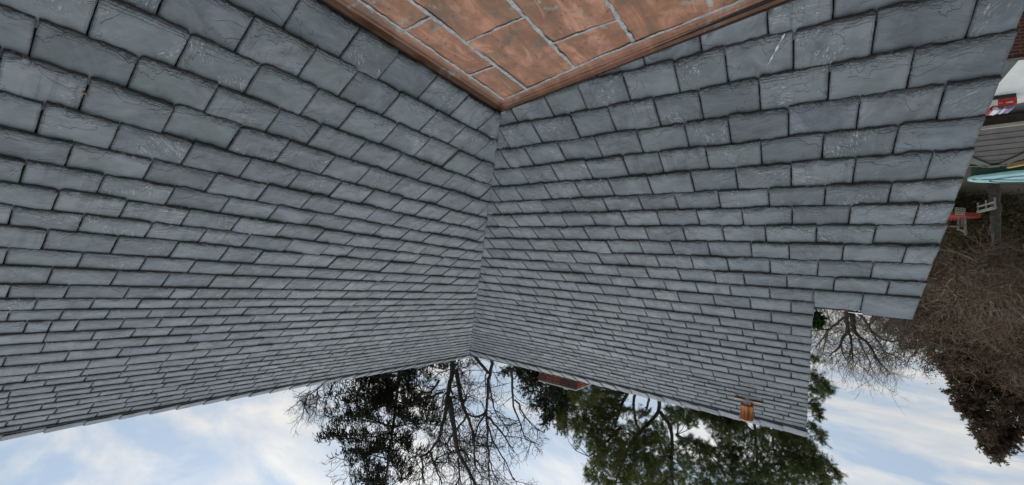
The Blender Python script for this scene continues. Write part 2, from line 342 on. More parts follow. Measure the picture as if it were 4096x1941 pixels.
def valley_u_B(v): return v * CB * TB / TA           # y where slope B meets the valley

class Slates:
    def __init__(s): s.V = []; s.F = []; s.at = {k: [] for k in ('lu', 'lv', 'rnd', 'ed', 'es')}; s.n = 0
    def slate(s, P, u0, u1, v0, v1, lo, hi, nu, nv, th, top_ext=.06, vlo=None, clean=0.):
        """one slate: P maps (u, v, height); lo/hi clip u along the valley or rake as functions of v"""
        r = RNG
        rough = 1.0 if nu > 5 else .35
        rnd = r.random(); w = u1 - u0; e = v1 - v0; vt = v1 + top_ext
        v0 = v0 + r.normal(0, .0022 * rough); skew = r.normal(0, .0025 * rough)
        ue = [0, .006 / w, .016 / w]; ue = ue + list(np.linspace(.016 / w, 1 - .016 / w, nu)[1:-1]) + [1 - x for x in ue[::-1]]
        ve = [0, .007 / e, .018 / e] + list(np.linspace(.018 / e, (vt - v0) / e, nv)[1:])
        U, Vv = np.meshgrid(np.array(ue), np.array(ve))
        nV, nU = U.shape
        vv = v0 + Vv * e + skew * (U - .5)
        # rough tail edge and knocked corners
        tail = r.normal(0, .0034 * rough, nU); tail += np.interp(np.arange(nU), [0, nU / 3, 2 * nU / 3, nU], r.normal(0, .0045 * rough, 4))
        for side in (0, -1):
            if r.random() < .42: tail[side] += r.uniform(.008, .026) * rough; tail[1 if side == 0 else -2] += r.uniform(.003, .012) * rough; tail[2 if side == 0 else -3] += r.uniform(0, .004) * rough
        fall = np.exp(-np.maximum(Vv * e, 0) / .018)
        vv = vv + tail[None, :] * fall
        gap = .0032
        lft = r.normal(0, .0012, nV) + gap; rgt = r.normal(0, .0012, nV) + gap
        uu = u0 + U * w
        uu = np.where(U < .5, uu + lft[:, None] * (1 - 2 * U).clip(0), uu - rgt[:, None] * (2 * U - 1).clip(0))
        if vlo is not None: vv = np.maximum(vv, vlo(uu))
        L0 = np.maximum(lo(vv), -1e9); H0 = np.minimum(hi(vv), 1e9); near_v = np.minimum(uu - L0, H0 - uu)
        uu = np.clip(uu, L0, np.maximum(H0, L0))
        H = th * 2.0 * (1 - .52 * np.clip((vv - v0) / e, -.2, 1.6))
        H = H * (.55 + .45 * np.clip(near_v / .14, 0, 1))                        # dressed down where they meet in the valley
        tilt = r.normal(0, .0018 * rough); H = H + tilt * (U - .5) * 2 + r.normal(0, .0018 * rough)
        H = H + r.normal(0, .0005, H.shape) + np.sin(U * r.uniform(2, 5) + r.uniform(0, 6)) * r.uniform(0, .0018)
        # chipped arrises
        chip = np.zeros_like(H)
        chip[0] += r.uniform(.0015, .008, nU) * min(1, th / .015); chip[1] += r.uniform(0, .005, nU) * min(1, th / .015)
        chip[:, 0] += r.uniform(.001, .004, nV); chip[:, -1] += r.uniform(.001, .004, nV)
        H = H - chip
        top = P(uu, vv, H).reshape(-1, 3)
        ed = (vv - v0).ravel(); es = np.minimum(uu - u0, u1 - uu).ravel()
        b = s.n
        idx = np.arange(nU * nV).reshape(nV, nU) + b
        q = np.stack([idx[:-1, :-1], idx[:-1, 1:], idx[1:, 1:], idx[1:, :-1]], -1).reshape(-1, 4)
        s.F.append(q); s.V.append(top)
        # butt end and two long edges
        ring_i = np.concatenate([idx[::-1, 0], idx[0, 1:], idx[1:, -1]])
        ru = np.concatenate([uu[::-1, 0], uu[0, 1:], uu[1:, -1]]); rv = np.concatenate([vv[::-1, 0], vv[0, 1:], vv[1:, -1]])
        rh = np.concatenate([H[::-1, 0], H[0, 1:], H[1:, -1]])
        low = P(ru, rv, rh - th * 1.15)
        li = np.arange(len(ring_i)) + b + nU * nV
        s.F.append(np.stack([ring_i[:-1], li[:-1], li[1:], ring_i[1:]], -1)); s.V.append(low)
        m = len(ring_i); s.n += nU * nV + m
        ou = r.uniform(0, 30)
        A = s.at
        A['lu'].append(np.concatenate([uu.ravel() + ou, ru + ou])); A['lv'].append(np.concatenate([vv.ravel(), rv - .01]))
        A['rnd'].append(np.full(nU * nV + m, rnd)); A['ed'].append(np.concatenate([ed + clean, np.zeros(m)])); A['es'].append(np.concatenate([es + clean, np.zeros(m)]))
    def build(s, name, parent):
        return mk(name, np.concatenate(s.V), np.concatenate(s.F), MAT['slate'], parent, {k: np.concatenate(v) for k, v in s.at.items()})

def fill_row(meas, u_min, u_max, prev, step=.345):
    """joint positions of a course: the measured ones, continued with a staggered bond on both sides"""
    r = RNG
    if meas: J = list(meas)
    else: J = [(prev + step * .5 + r.normal(0, .04)) if prev is not None else u_min + r.uniform(0, step)]
    i = 0
    while i < len(J) - 1:                                        # a gap wide enough for several slates
        g = J[i + 1] - J[i]
        if g > .5:
            k = int(round(g / step)); J[i + 1:i + 1] = [J[i] + g * t / k for t in range(1, k)]
        i += 1
    while J[0] > u_min: J.insert(0, J[0] - step * r.uniform(.80, 1.08))
    while J[-1] < u_max: J.append(J[-1] + step * r.uniform(.80, 1.08))
    return J

BIG = lambda v: np.full_like(v, 1e9)
NEG = lambda v: np.full_like(v, -1e9)
# --- slope A (right of the valley when seen upright)
sa = Slates(); prev = None
for k in range(len(VA) - 1):
    v0, v1 = VA[k], VA[k + 1]
    J = fill_row(JA.get(k), valley_u_A(v1) - .1, 4.3 if k < 8 else 3.4, prev, .345 if k < 22 else .315)
    prev = J[len(J) // 2]
    near = k < 11
    th = .018 if k < 9 else (.0150 if k < 15 else (.0125 if k < 21 else .0105))
    for u0, u1 in zip(J[:-1], J[1:]):
        if u1 < valley_u_A(v1) + .01: continue
        t = th * RNG.uniform(.85, 1.2)
        sa.slate(PA, u0, u1, v0, v1, lambda v: valley_u_A(v) + .004, BIG, 9 if near else 4, 6 if near else 3, t)
slope_a = sa.build('slate_slope', house)
# --- slope B, with the lower wing running out past the gable
sb = Slates(); prev = None
GABLE, WING = -2.305, -3.0
for k in range(len(VB) - 1):
    v0, v1 = VB[k], VB[k + 1]
    left = WING if k <= 14 else GABLE
    J = fill_row(JB.get(k), left + .02, min(valley_u_B(v1) + .1, 5.0), prev, .345 if k < 25 else .325)
    prev = J[len(J) // 2]
    J = [j for j in J if j > left + .10]; J = [left + RNG.normal(0, .004)] + J
    near = k < 14
    th = .018 if k < 12 else (.0150 if k < 18 else (.0125 if k < 26 else .0105))
    for u0, u1 in zip(J[:-1], J[1:]):
        if u0 > valley_u_B(v1) - .01: continue
        if -v1 * CB > .16 + .109 * abs(min(0, u1)): continue                # wholly under the copper
        t = th * RNG.uniform(.85, 1.2)
        vt = v1; ext = .06
        if k == 14 and u1 < GABLE + .06: vt = v0 + (.30 if u0 > WING + .1 else .36); ext = 0.0
        sb.slate(PB, u0, u1, v0, vt, NEG, lambda v: valley_u_B(v) - .004, 9 if near else 4, 6 if near else 3, t, ext, (lambda u: -(.012 + .109 * np.abs(np.minimum(u, 0))) / CB) if k < 5 else None)
slope_b = sb.build('slate_slope', house)

# --- ridge caps: a course of lapped combing slates each side
def ridge_caps(P, v0, v1, ua, ub, lo, hi, name, direction):
    s = Slates(); u = ua; i = 0
    while u < ub:
        w = .30 * RNG.uniform(.94, 1.06)
        s.slate(lambda a, b_, h: P(a, b_, h + .008), u - .02, u + w, v0 - .035, v1 - .05, lo, hi, 4, 3, .012, 0.)    # under course
        dh = .006
        lift = RNG.uniform(0, .004)
        f = lambda a, b_, h, u=u, w=w, lift=lift: P(a, b_, h + .019 + lift + (direction * ((a - u) / w - .5)) * .016)
        s.slate(f, u - .012, u + w + .012, v0 - .012 + RNG.normal(0, .004), v1 + RNG.normal(0, .004), lo, hi, 4, 3, .011, 0., None, .06)
        u += w
    return s.build(name, house)
ridge_caps(PA, RIDGE_A - .005, RIDGE_A + .15, valley_u_A(RIDGE_A) - .05, 3.3, lambda v: valley_u_A(v) + .004, BIG, 'ridge_cap', 1)
ridge_caps(PB, RIDGE_B - .005, RIDGE_B + .235, GABLE, valley_u_B(RIDGE_B) + .02, NEG, lambda v: valley_u_B(v) - .004, 'ridge_cap', -1)

# --- roof boarding, the far slopes and the brick walls beneath
zA, yA = (RIDGE_A + .115) * CA * TA, (RIDGE_A + .115) * CA
zB, xB = (RIDGE_B + .21) * CB * TB, -(RIDGE_B + .21) * CB
b = MB()
def quad(pts): b.add(pts, [(0, 1, 2, 3)])
c0 = [-.0, .0, -.012]
vx = lambda v: float(-v * CA * TA / TB)
b.add([(0, 0, -.01), (4.4, 0, -.01), (4.4, yA, zA - .02), (vx(RIDGE_A + .115), yA, zA - .02)], [(0, 1, 2, 3)])               # under slope A
b.add([(.30, GABLE, -.30 * TB - .01), (.0, 0, -.01), (vx(RIDGE_A + .115), yA, zA - .02), (xB, yA + .2, zB - .02), (xB, GABLE + .01, zB - .02)], [(0, 1, 2, 3, 4)])
b.add([(.5, WING + .01, -.5 * TB - .012), (.5, GABLE, -.5 * TB - .012), (-2.30, GABLE, 2.30 * TB - .012), (-2.23, WING + .01, 2.23 * TB - .012)], [(0, 1, 2, 3)])
b.build('roof_boarding', MAT['felt'], house)
b = MB()
b.add([(xB, yA, zA), (4.4, yA, zA), (4.4, yA + 5, zA - 3.7), (xB - 5, yA + 5, zA - 3.7)], [(0, 1, 2, 3)])
b.build('slate_slope', MAT['slate'], house)
b = MB()
b.add([(xB, GABLE, zB), (xB, yA, zB), (xB - 5, yA + 5, zB - 3.4), (xB - 5, GABLE, zB - 3.4)], [(0, 1, 2, 3)])
b.build('slate_slope', MAT['slate'], house)
# dark boards up the raked edges
b = MB()
def rake(y, va, vb, wd=.03, dp=.14):
    a = PB(np.array([y]), np.array([va]), np.array([.014]))[0]; c = PB(np.array([y]), np.array([vb]), np.array([.014]))[0]
    b.box(a, c - a, np.array([0, wd, 0]), -nB * dp)
rake(GABLE + .009, 2.40, RIDGE_B + .21); rake(WING + .010, -.9, 2.66)
b.build('rake_board', MAT['paint'], house)
# the ragged top of the wing: a dark batten, a scrap of pale flashing and a salmon cap
b = MB()
a = PB(np.array([WING + .06]), np.array([2.745]), np.array([.0]))[0]; c = PB(np.array([GABLE - .0]), np.array([2.665]), np.array([.0]))[0]
b.box(a, c - a, -np.array([.05, 0, 0]), np.array([0, 0, .022])); b.build('ridge_batten', MAT['paint'], house)
b = MB()
a = PB(np.array([-2.66]), np.array([2.70]), np.array([.022]))[0]
b.add([a, a + [0, .10, -.0], a + [-.02, .10, .004], a + [-.02, 0, .012]], [(0, 1, 2, 3)]); b.build('flashing_scrap', MAT['white'], house)
b = MB(); a = PB(np.array([-2.52]), np.array([2.69]), np.array([.016]))[0]
b.lathe(a, (0.3, 0, 1), [(0.0, .011), (.010, .010), (.016, .004), (.016, 0)], 12); b.build('plastic_cap', simple('salmon_plastic', (.75, .20, .12), .4, 0, .05), house)
# walls under the roof
b = MB()
b.add([(xB, GABLE + .15, -5), (xB, GABLE + .15, zB - .2), (-.4, GABLE + .15, .4 * TB - .2), (.9, GABLE + .15, -.9 * TB), (.9, GABLE + .15, -5)], [(0, 1, 2, 3, 4)])
b.add([(xB, GABLE + .15, -5), (xB, yA, -5), (xB, yA, zB - .2), (xB, GABLE + .15, zB - .2)], [(0, 1, 2, 3)])
b.box((-2.1, WING + .15, -5), (2.6, 0, 0), (0, .68, 0), (0, 0, 4.6))
b.box((.3, -4.6, -5), (4.3, 0, 0), (0, 4.5, 0), (0, 0, 4.45))
b.build('wall', MAT['brick'], house)

# --- copper flat roof: flat-seam pans, soldered seams, coved base flashing
ZC = -.062; KC = .073
def zc_(y): return ZC + KC * y
cop_root = None
def copper_sheet():
    xs = np.linspace(-.05, 4.4, 110); ys = np.linspace(-4.6, .05, 115)
    Xg, Yg = np.meshgrid(xs, ys)
    # each pan is very slightly pillowed and oil-canned
    w = .0035 * np.sin(Xg * 7.3 + 1.3 * np.sin(Yg * 5.1)) * np.sin(Yg * 6.7 + .8) + .002 * np.sin(Xg * 13.1 + Yg * 9.0)
    Zg = zc_(Yg) + w
    keep = Xg >= .02 + .109 * np.abs(np.minimum(Yg, 0)) - .06
    V = np.stack([Xg, Yg, Zg], -1).reshape(-1, 3); i = np.arange(len(V)).reshape(Xg.shape)
    q = np.stack([i[:-1, :-1], i[:-1, 1:], i[1:, 1:], i[1:, :-1]], -1).reshape(-1, 4)
    k = keep.ravel()[q].all(1)
    return mk('copper_roof', V, q[k], MAT['copper'], house, None, True)
cop_root = copper_sheet()
BL = lambda y: .011 + .109 * abs(min(y, 0))                 # x of the copper's edge against slope B
def seam(p, q_, w=.021):
    """a soldered seam: a low strip with ragged edges"""
    p = np.array(p, float); q_ = np.array(q_, float); d = q_ - p; Ln = np.linalg.norm(d); d /= Ln; s = np.array([-d[1], d[0]])
    n = max(6, int(Ln / .010)); r = RNG
    t = np.linspace(0, 1, n)
    def wob(a): return np.interp(np.linspace(0, 1, n), np.linspace(0, 1, max(4, n // 4)), r.normal(0, a, max(4, n // 4))) + r.normal(0, a * .35, n)
    mid = wob(.0018); V = []
    for off, h in ((-1, .001), (-.7, .003), (.0, .0042), (.7, .003), (1, .001)):
        o = off * w / 2 * (1 + wob(.16) * (abs(off) > .3)) + mid + (wob(.0022) if abs(off) == 1 else 0)
        xy = p[None] + d[None] * (t * Ln)[:, None] + s[None] * o[:, None]
        V.append(np.c_[xy, zc_(xy[:, 1]) + h + .0035 + r.normal(0, .0007, n) * (off == 0)])
    V = np.concatenate(V); i = np.arange(len(V)).reshape(5, n)
    q = np.stack([i[:-1, :-1], i[1:, :-1], i[1:, 1:], i[:-1, 1:]], -1).reshape(-1, 4)[:, ::-1]
    return mk('solder_seam', V, q, MAT['solder'], cop_root)
SY = [-.118, -.362, -.826, -1.282, -1.752, -2.21, -2.67]       # long seams parallel to slope A
BS = lambda y: .075 + .155 * abs(y)                           # the seam along the flashing at slope B
seam((BS(SY[0]) - .03, SY[0] + .015), (4.3, SY[0] - .02), .022)
seam((BS(-.09) , -.09), (BS(-1.0) , -1.0), .020); seam((BS(-1.0), -1.0), (.42, -3.4), .020)
for y in SY[1:]: seam((BS(y), y), (4.3, y), .025)
for i, xs in enumerate([(.553, 1.183, 1.81, 2.44), (.874, 1.50, 2.12), (.545, 1.18, 1.80), (.90, 1.52, 2.15), (.62, 1.25), (.95, 1.6)]):
    for x in xs: seam((x, SY[i]), (x - .012, SY[i + 1]), .018)
seam((.03, -.01), (BS(-.11), -.118), .028)
# coved base flashing along both walls of slate
def flashing(line, prof, name):
    """sweep a profile (distance from the slates, height) along a line of (origin, inward direction)"""
    n = len(line); V = []
    for (o, inn) in line:
        for t, h in prof: 
            x, y = o[0] + inn[0] * t, o[1] + inn[1] * t
            V.append((x, y, zc_(y) + h + RNG.normal(0, .0006)))
    k = len(prof); i = np.arange(n * k).reshape(n, k)
    q = np.stack([i[:-1, :-1], i[1:, :-1], i[1:, 1:], i[:-1, 1:]], -1).reshape(-1, 4)
    return mk(name, np.array(V), q, MAT['copper_trim'], cop_root, None, True)
cove = [(-.05, .105), (-.02, .098), (-.004, .085), (.004, .065), (.010, .046), (.022, .030), (.038, .021), (.050, .019), (.056, .018), (.059, .0105), (.064, .009), (.085, .0085), (.088, .005), (.125, .0035)]
flashing([((x, .035), (-.0, -1.0)) for x in np.linspace(-.02, 4.3, 90)], [(t * 1.12, h) for t, h in cove], 'base_flashing')
coveb = [(-.05, .070), (-.012, .064), (.004, .064), (.007, .054), (.016, .057), (.022, .046), (.030, .030), (.040, .023), (.050, .024), (.056, .026), (.060, .013), (.066, .010), (.084, .012), (.088, .004), (.112, .0035)]
ys = np.linspace(.03, -3.6, 90)
flashing([((BL(y) - .012, y), (1.0, 0)) for y in ys], coveb, 'base_flashing')

# --- copper vent pipe on slope B
o = PB(np.array([-1.575]), np.array([5.42]), np.array([.02]))[0]
b = MB()
p00 = PB(np.array([-1.765]), np.array([5.36]), np.array([.030]))[0]; p10 = PB(np.array([-1.41]), np.array([5.36]), np.array([.030]))[0]
p01 = PB(np.array([-1.765]), np.array([5.385]), np.array([.030]))[0]
b.box(p00, p10 - p00, p01 - p00, nB * .012); p01 = PB(np.array([-1.765]), np.array([5.40]), np.array([.004]))[0]; b.box(p00 + nB * .0, p10 - p00, p01 - p00, nB * .008)
vent = b.build('vent_pipe', simple('bright_copper', (.72, .36, .26), .45, .1, .15, 20), house)
b = MB(); axis = (0, 0, 1); base = (o[0], o[1], o[2])
b.lathe(base, axis, [(.055, -.12), (.053, .05), (.050, .08)], 20); b.build('pipe_collar', MAT['lead'], vent, True)
b = MB(); b.lathe(base, axis, [(.045, .060), (.085, .062), (.088, .075), (.086, .085), (.086, .262), (.089, .264), (.089, .28), (.083, .282), (.080, .24), (.0, .23)], 28)
mcan, tcan, pcan = newmat('hot_copper'); nb = NB(tcan); tq = nb.n('ShaderNodeTexCoord'); mq = nb.n('ShaderNodeMapping'); mq.inputs['Scale'].default_value = (14, 14, 3); nb.l(tq.outputs['Object'], mq.inputs[0])
nb.l(nb.ramp(nb.noise(mq.outputs[0], 1.4, 6, .6, .6), [(.32, (.20, .085, .05)), (.48, (.50, .17, .06)), (.62, (.80, .34, .13)), (.75, (.35, .13, .08))]), pcan.inputs['Base Color'])
pcan.inputs['Metallic'].default_value = .75; pcan.inputs['Roughness'].default_value = .38
b.build('vent_cap', mcan, vent, True)

# --- brick chimney beyond the ridge
b = MB(); b.box((-7.745, 2.365, -1.0), (.91, 0, 0), (0, 1.09, 0), (0, 0, 5.15)); chim = b.build('chimney', MAT['chimney'], house)
mb_, tb_, pb_ = newmat('varied_brick'); nb = NB(tb_); gq = nb.n('ShaderNodeNewGeometry'); tq = nb.n('ShaderNodeTexCoord')
c = nb.ramp(gq.outputs['Random Per Island'], [(0., (.34, .085, .035)), (.18, (.12, .05, .035)), (.34, (.42, .12, .05)), (.5, (.075, .045, .04)), (.64, (.26, .07, .04)), (.78, (.42, .36, .30)), (.86, (.20, .075, .05)), (1., (.30, .10, .06))], 'CONSTANT')
nb.l(nb.mix(nb.ramp(nb.noise(tq.outputs['Object'], 30., 4, .6), [(.4, 0.), (.7, .5)]), c, (.10, .06, .05)), pb_.inputs['Base Color']); pb_.inputs['Roughness'].default_value = .85
def brick_band(z, h, w, out, name):
    """a course of separate bricks round the chimney head"""
    b = MB(); x0, x1, y0, y1 = -7.75 - out, -6.83 + out, 2.36 - out, 3.46 + out
    n = int((y1 - y0) / w); step = (y1 - y0) / n
    for k in range(n): b.box((x1 - .06, y0 + k * step + .004, z), (.06 + RNG.uniform(-.002, .003), 0, 0), (0, step - .008, 0), (0, 0, h - .008))
    n = int((x1 - x0) / w); step = (x1 - x0) / n
    for yy in (y0, y1 - .06):
        for k in range(n): b.box((x0 + k * step + .004, yy, z), (step - .008 - (.062 if k == n - 1 else 0), 0, 0), (0, .06, 0), (0, 0, h - .008))
    return b.build(name, mb_, chim)
brick_band(3.78, .21, .075, .004, 'soldier_course'); brick_band(4.00, .075, .215, .010, 'brick_course'); brick_band(4.078, .075, .215, .016, 'brick_course')
b = MB(); b.box((-7.76, 2.35, 4.158), (.94, 0, 0), (0, 1.12, 0), (0, 0, .03)); b.build('chimney_cap', MAT['mortar'], chim)
b = MB(); b.lathe((-7.2, 2.82, 4.19), (0, 0, 1), [(.075, 0), (.070, .11), (.075, .115), (.06, .12), (.0, .06)], 16); b.build('chimney_pot', MAT['mortar'], chim)

# a pale scrape across one slate of slope B
b = MB(); ring_l, ring_r = [], []
for k in range(22):
    t_ = k / 21; x, y = 3139 - 68 * t_ + RNG.normal(0, 1.2), 134 + 128 * t_; w_ = (abs(math.sin(t_ * 9.5 + .4)) ** 2.2 * 4.2 + .25) * RNG.uniform(.6, 1.2)
    ring_l.append(WP(x - w_, y, nB, nB * .040)); ring_r.append(WP(x + w_, y + 1.5, nB, nB * .040))
b.add(ring_l + ring_r, [(k, k + 1, k + 23, k + 22) for k in range(21)])
b.build('scrape_mark', simple('pale_scrape', (.46, .46, .45), .8, 0, .3, 60), house)

# ------------------------------------------------------------------ trees
def nrm_(v): return v / np.maximum(np.linalg.norm(v, axis=-1, keepdims=True), 1e-9)
class Segs:
    """tapered limb segments collected as arrays, built as one mesh of thin prisms"""
    def __init__(s): s.P = []; s.Q = []; s.r = []; s.q = []
    def add(s, P, Q, r, q): s.P.append(P); s.Q.append(Q); s.r.append(r); s.q.append(q)
    def arr(s): return tuple(np.concatenate(a) for a in (s.P, s.Q, s.r, s.q))
    def build(s, name, m, parent, k=4):
        P, Q, r, q = s.arr(); n = len(P)
        d = nrm_(Q - P); up = np.where(np.abs(d[:, 2:]) < .9, np.array([[0, 0, 1.]]), np.array([[1., 0, 0]]))
        x = nrm_(np.cross(d, up)); y = np.cross(x, d)
        a = np.arange(k) * 2 * np.pi / k
        ring = x[:, None] * np.cos(a)[None, :, None] + y[:, None] * np.sin(a)[None, :, None]
        V = np.concatenate([P[:, None] + ring * r[:, None, None], (Q + d * q[:, None] * .3)[:, None] + ring * q[:, None, None]], 1).reshape(-1, 3)
        base = (np.arange(n) * 2 * k)[:, None, None]; i = np.arange(k)
        q4 = np.stack([i, (i + 1) % k, (i + 1) % k + k, i + k], -1)[None] + base
        return mk(name, V, q4.reshape(-1, 4), m, parent, None, True)
def limb(S, pts, r0, r1, wob=.0):
    """a thick limb through given points, subdivided and slightly crooked"""
    pts = np.asarray(pts, float); t = np.r_[0, np.cumsum(np.linalg.norm(np.diff(pts, axis=0), axis=1))]
    n = max(4, int(t[-1] / .22)); tt = np.linspace(0, t[-1], n)
    P = np.stack([np.interp(tt, t, pts[:, k]) for k in range(3)], -1)
    for _ in range(2): P[1:-1] = P[1:-1] * .5 + (P[:-2] + P[2:]) * .25
    P[1:-1] += RNG.normal(0, wob, (n - 2, 3)); rr = np.linspace(r0, r1, n)
    S.add(P[:-1], P[1:], rr[:-1], rr[1:]); return P
def shoots(S, base, d, Ln, r, m=5, wig=.25, grav=0., end=.3):
    """N crooked shoots grown in m steps; returns their points and directions"""
    N = len(base); P = base.copy(); d = nrm_(d); pts = [P]; ds = [d]
    Ln = np.broadcast_to(Ln, (N,)); r = np.broadcast_to(r, (N,))
    for k in range(m):
        d = nrm_(d + RNG.normal(0, wig, (N, 3)) + np.array([0, 0, grav]))
        Q = P + d * (Ln / m)[:, None]
        S.add(P, Q, r * (1 - (1 - end) * k / m), r * (1 - (1 - end) * (k + 1) / m)); P = Q; pts.append(P); ds.append(d)
    return np.stack(pts, 1), np.stack(ds, 1)
def branch_off(pts, ds, n, spread=1.0, lo=.25):
    """pick n starting points per shoot and directions leaving at an angle"""
    N, m1, _ = pts.shape
    t = RNG.uniform(lo, .999, (N, n)) * (m1 - 1); k = t.astype(int); f = (t - k)[..., None]
    ii = np.arange(N)[:, None]
    b = pts[ii, k] * (1 - f) + pts[ii, np.minimum(k + 1, m1 - 1)] * f
    d = ds[ii, np.minimum(k + 1, m1 - 1)]
    dd = nrm_(d + RNG.normal(0, spread / 1.7, d.shape))
    return b.reshape(-1, 3), dd.reshape(-1, 3)
def along(P, n, lo=.1):
    """n random points and local directions along a limb polyline"""
    t = RNG.uniform(lo, .999, n) * (len(P) - 1); k = t.astype(int); f = (t - k)[:, None]
    return P[k] * (1 - f) + P[k + 1] * f, nrm_(P[k + 1] - P[k])
def blades(C, D, Ln, Wd, cross=False):
    """slender pointed leaf or needle-spray quads (diamonds)"""
    N = len(C); D = nrm_(D); s = nrm_(np.cross(D, RNG.normal(0, 1, (N, 3)))); Ln = np.broadcast_to(Ln, (N,))[:, None]; Wd = np.broadcast_to(Wd, (N,))[:, None]
    def one(s):
        m = C + D * Ln * .45
        return np.stack([C, m - s * Wd / 2, C + D * Ln, m + s * Wd / 2], 1)
    V = one(s)
    if cross: V = np.concatenate([V, one(np.cross(D, s))])
    V = V.reshape(-1, 3); return V, np.arange(len(V)).reshape(-1, 4)
def leaves_mesh(name, parts, m, parent):
    V = np.concatenate([p[0] for p in parts]); off = np.cumsum([0] + [len(p[0]) for p in parts[:-1]])
    F = np.concatenate([p[1] + o for p, o in zip(parts, off)]); return mk(name, V, F, m, parent)
def in_blob(c, rx, ry, rz, n):
    """points in an ellipsoid lying across the view (rx wide, ry deep, rz high), denser towards its skin"""
    u = nrm_(RNG.normal(0, 1, (n, 3))); rad = RNG.uniform(.15, 1, (n, 1)) ** .45
    h = nrm_(np.array([RIGHT[0], RIGHT[1], 0.])); f = nrm_(np.array([FWD[0], FWD[1], 0.]))
    p = u * rad
    return c + p[:, :1] * rx * h + p[:, 1:2] * ry * f + p[:, 2:] * np.array([0, 0, rz]), u[:, :1] * h + u[:, 1:2] * f + u[:, 2:] * np.array([0, 0, 1.])
def jit(pts, depth, dd=0.): 
    """a limb traced in the photo, standing at a depth and drifting dd metres in depth to its end"""
    n = len(pts); return [W(x, y, depth + dd * i / max(1, n - 1)) for i, (x, y) in enumerate(pts)]
R4 = lambda l: [(1200 + x / 2.342, 1450 + y / 2.342) for x, y in l]
R5 = lambda l: [(2000 + x / 2.486, 1450 + y / 2.486) for x, y in l]
R6 = lambda l: [(2700 + x / 3.1225, 1550 + y / 3.1225) for x, y in l]
GZ = -5.0
def foot(p): return np.array([p[0], p[1], GZ])

def bare_twigs(S, limbs, n1, L1, n2=4, L2=.9, n3=4, L3=.4, r1=.022, grav=.03, wig=.22, spread=1.0, lo=.15, n4=0, rmin=.0055):
    """three orders of bare twigs growing out of traced limbs"""
    total = sum(len(P) for P in limbs); tips = []
    for P in limbs:
        k = max(2, int(n1 * len(P) / total)); b, d = along(P, k, lo)
        dd = nrm_(d * .6 + RNG.normal(0, .62 * spread, d.shape))
        ln = RNG.uniform(.55, 1.1, k) * L1
        p1, d1 = shoots(S, b, dd, ln, r1, 6, wig, grav, .35)
        b2, e2 = branch_off(p1, d1, n2, spread); p2, d2 = shoots(S, b2, e2, RNG.uniform(.4, 1.1, len(b2)) * L2, max(rmin, r1 * .45), 5, wig * 1.1, grav, .5)
        b3, e3 = branch_off(p2, d2, n3, spread); p3, d3 = shoots(S, b3, e3, RNG.uniform(.4, 1.1, len(b3)) * L3, rmin, 3, wig, grav, .6)
        if n4:
            b4, e4 = branch_off(p3, d3, n4, spread); shoots(S, b4, e4, RNG.uniform(.3, 1., len(b4)) * L3 * .5, rmin * .8, 2, wig, grav, .7)
        tips.append(p3[:, -1])
    return np.concatenate(tips)

def spruce_spray(P0, P1, n, hang, size):
    """points and directions of needle sprigs hung along a bough from P0 to P1"""
    t = RNG.uniform(.12, 1.0, n)[:, None]; c = P0 + (P1 - P0) * t
    d = nrm_(RNG.normal(0, .45, (n, 3)) + nrm_(P1 - P0) * RNG.uniform(.0, .8, (n, 1)) + np.array([0, 0, -hang]))
    return c, d

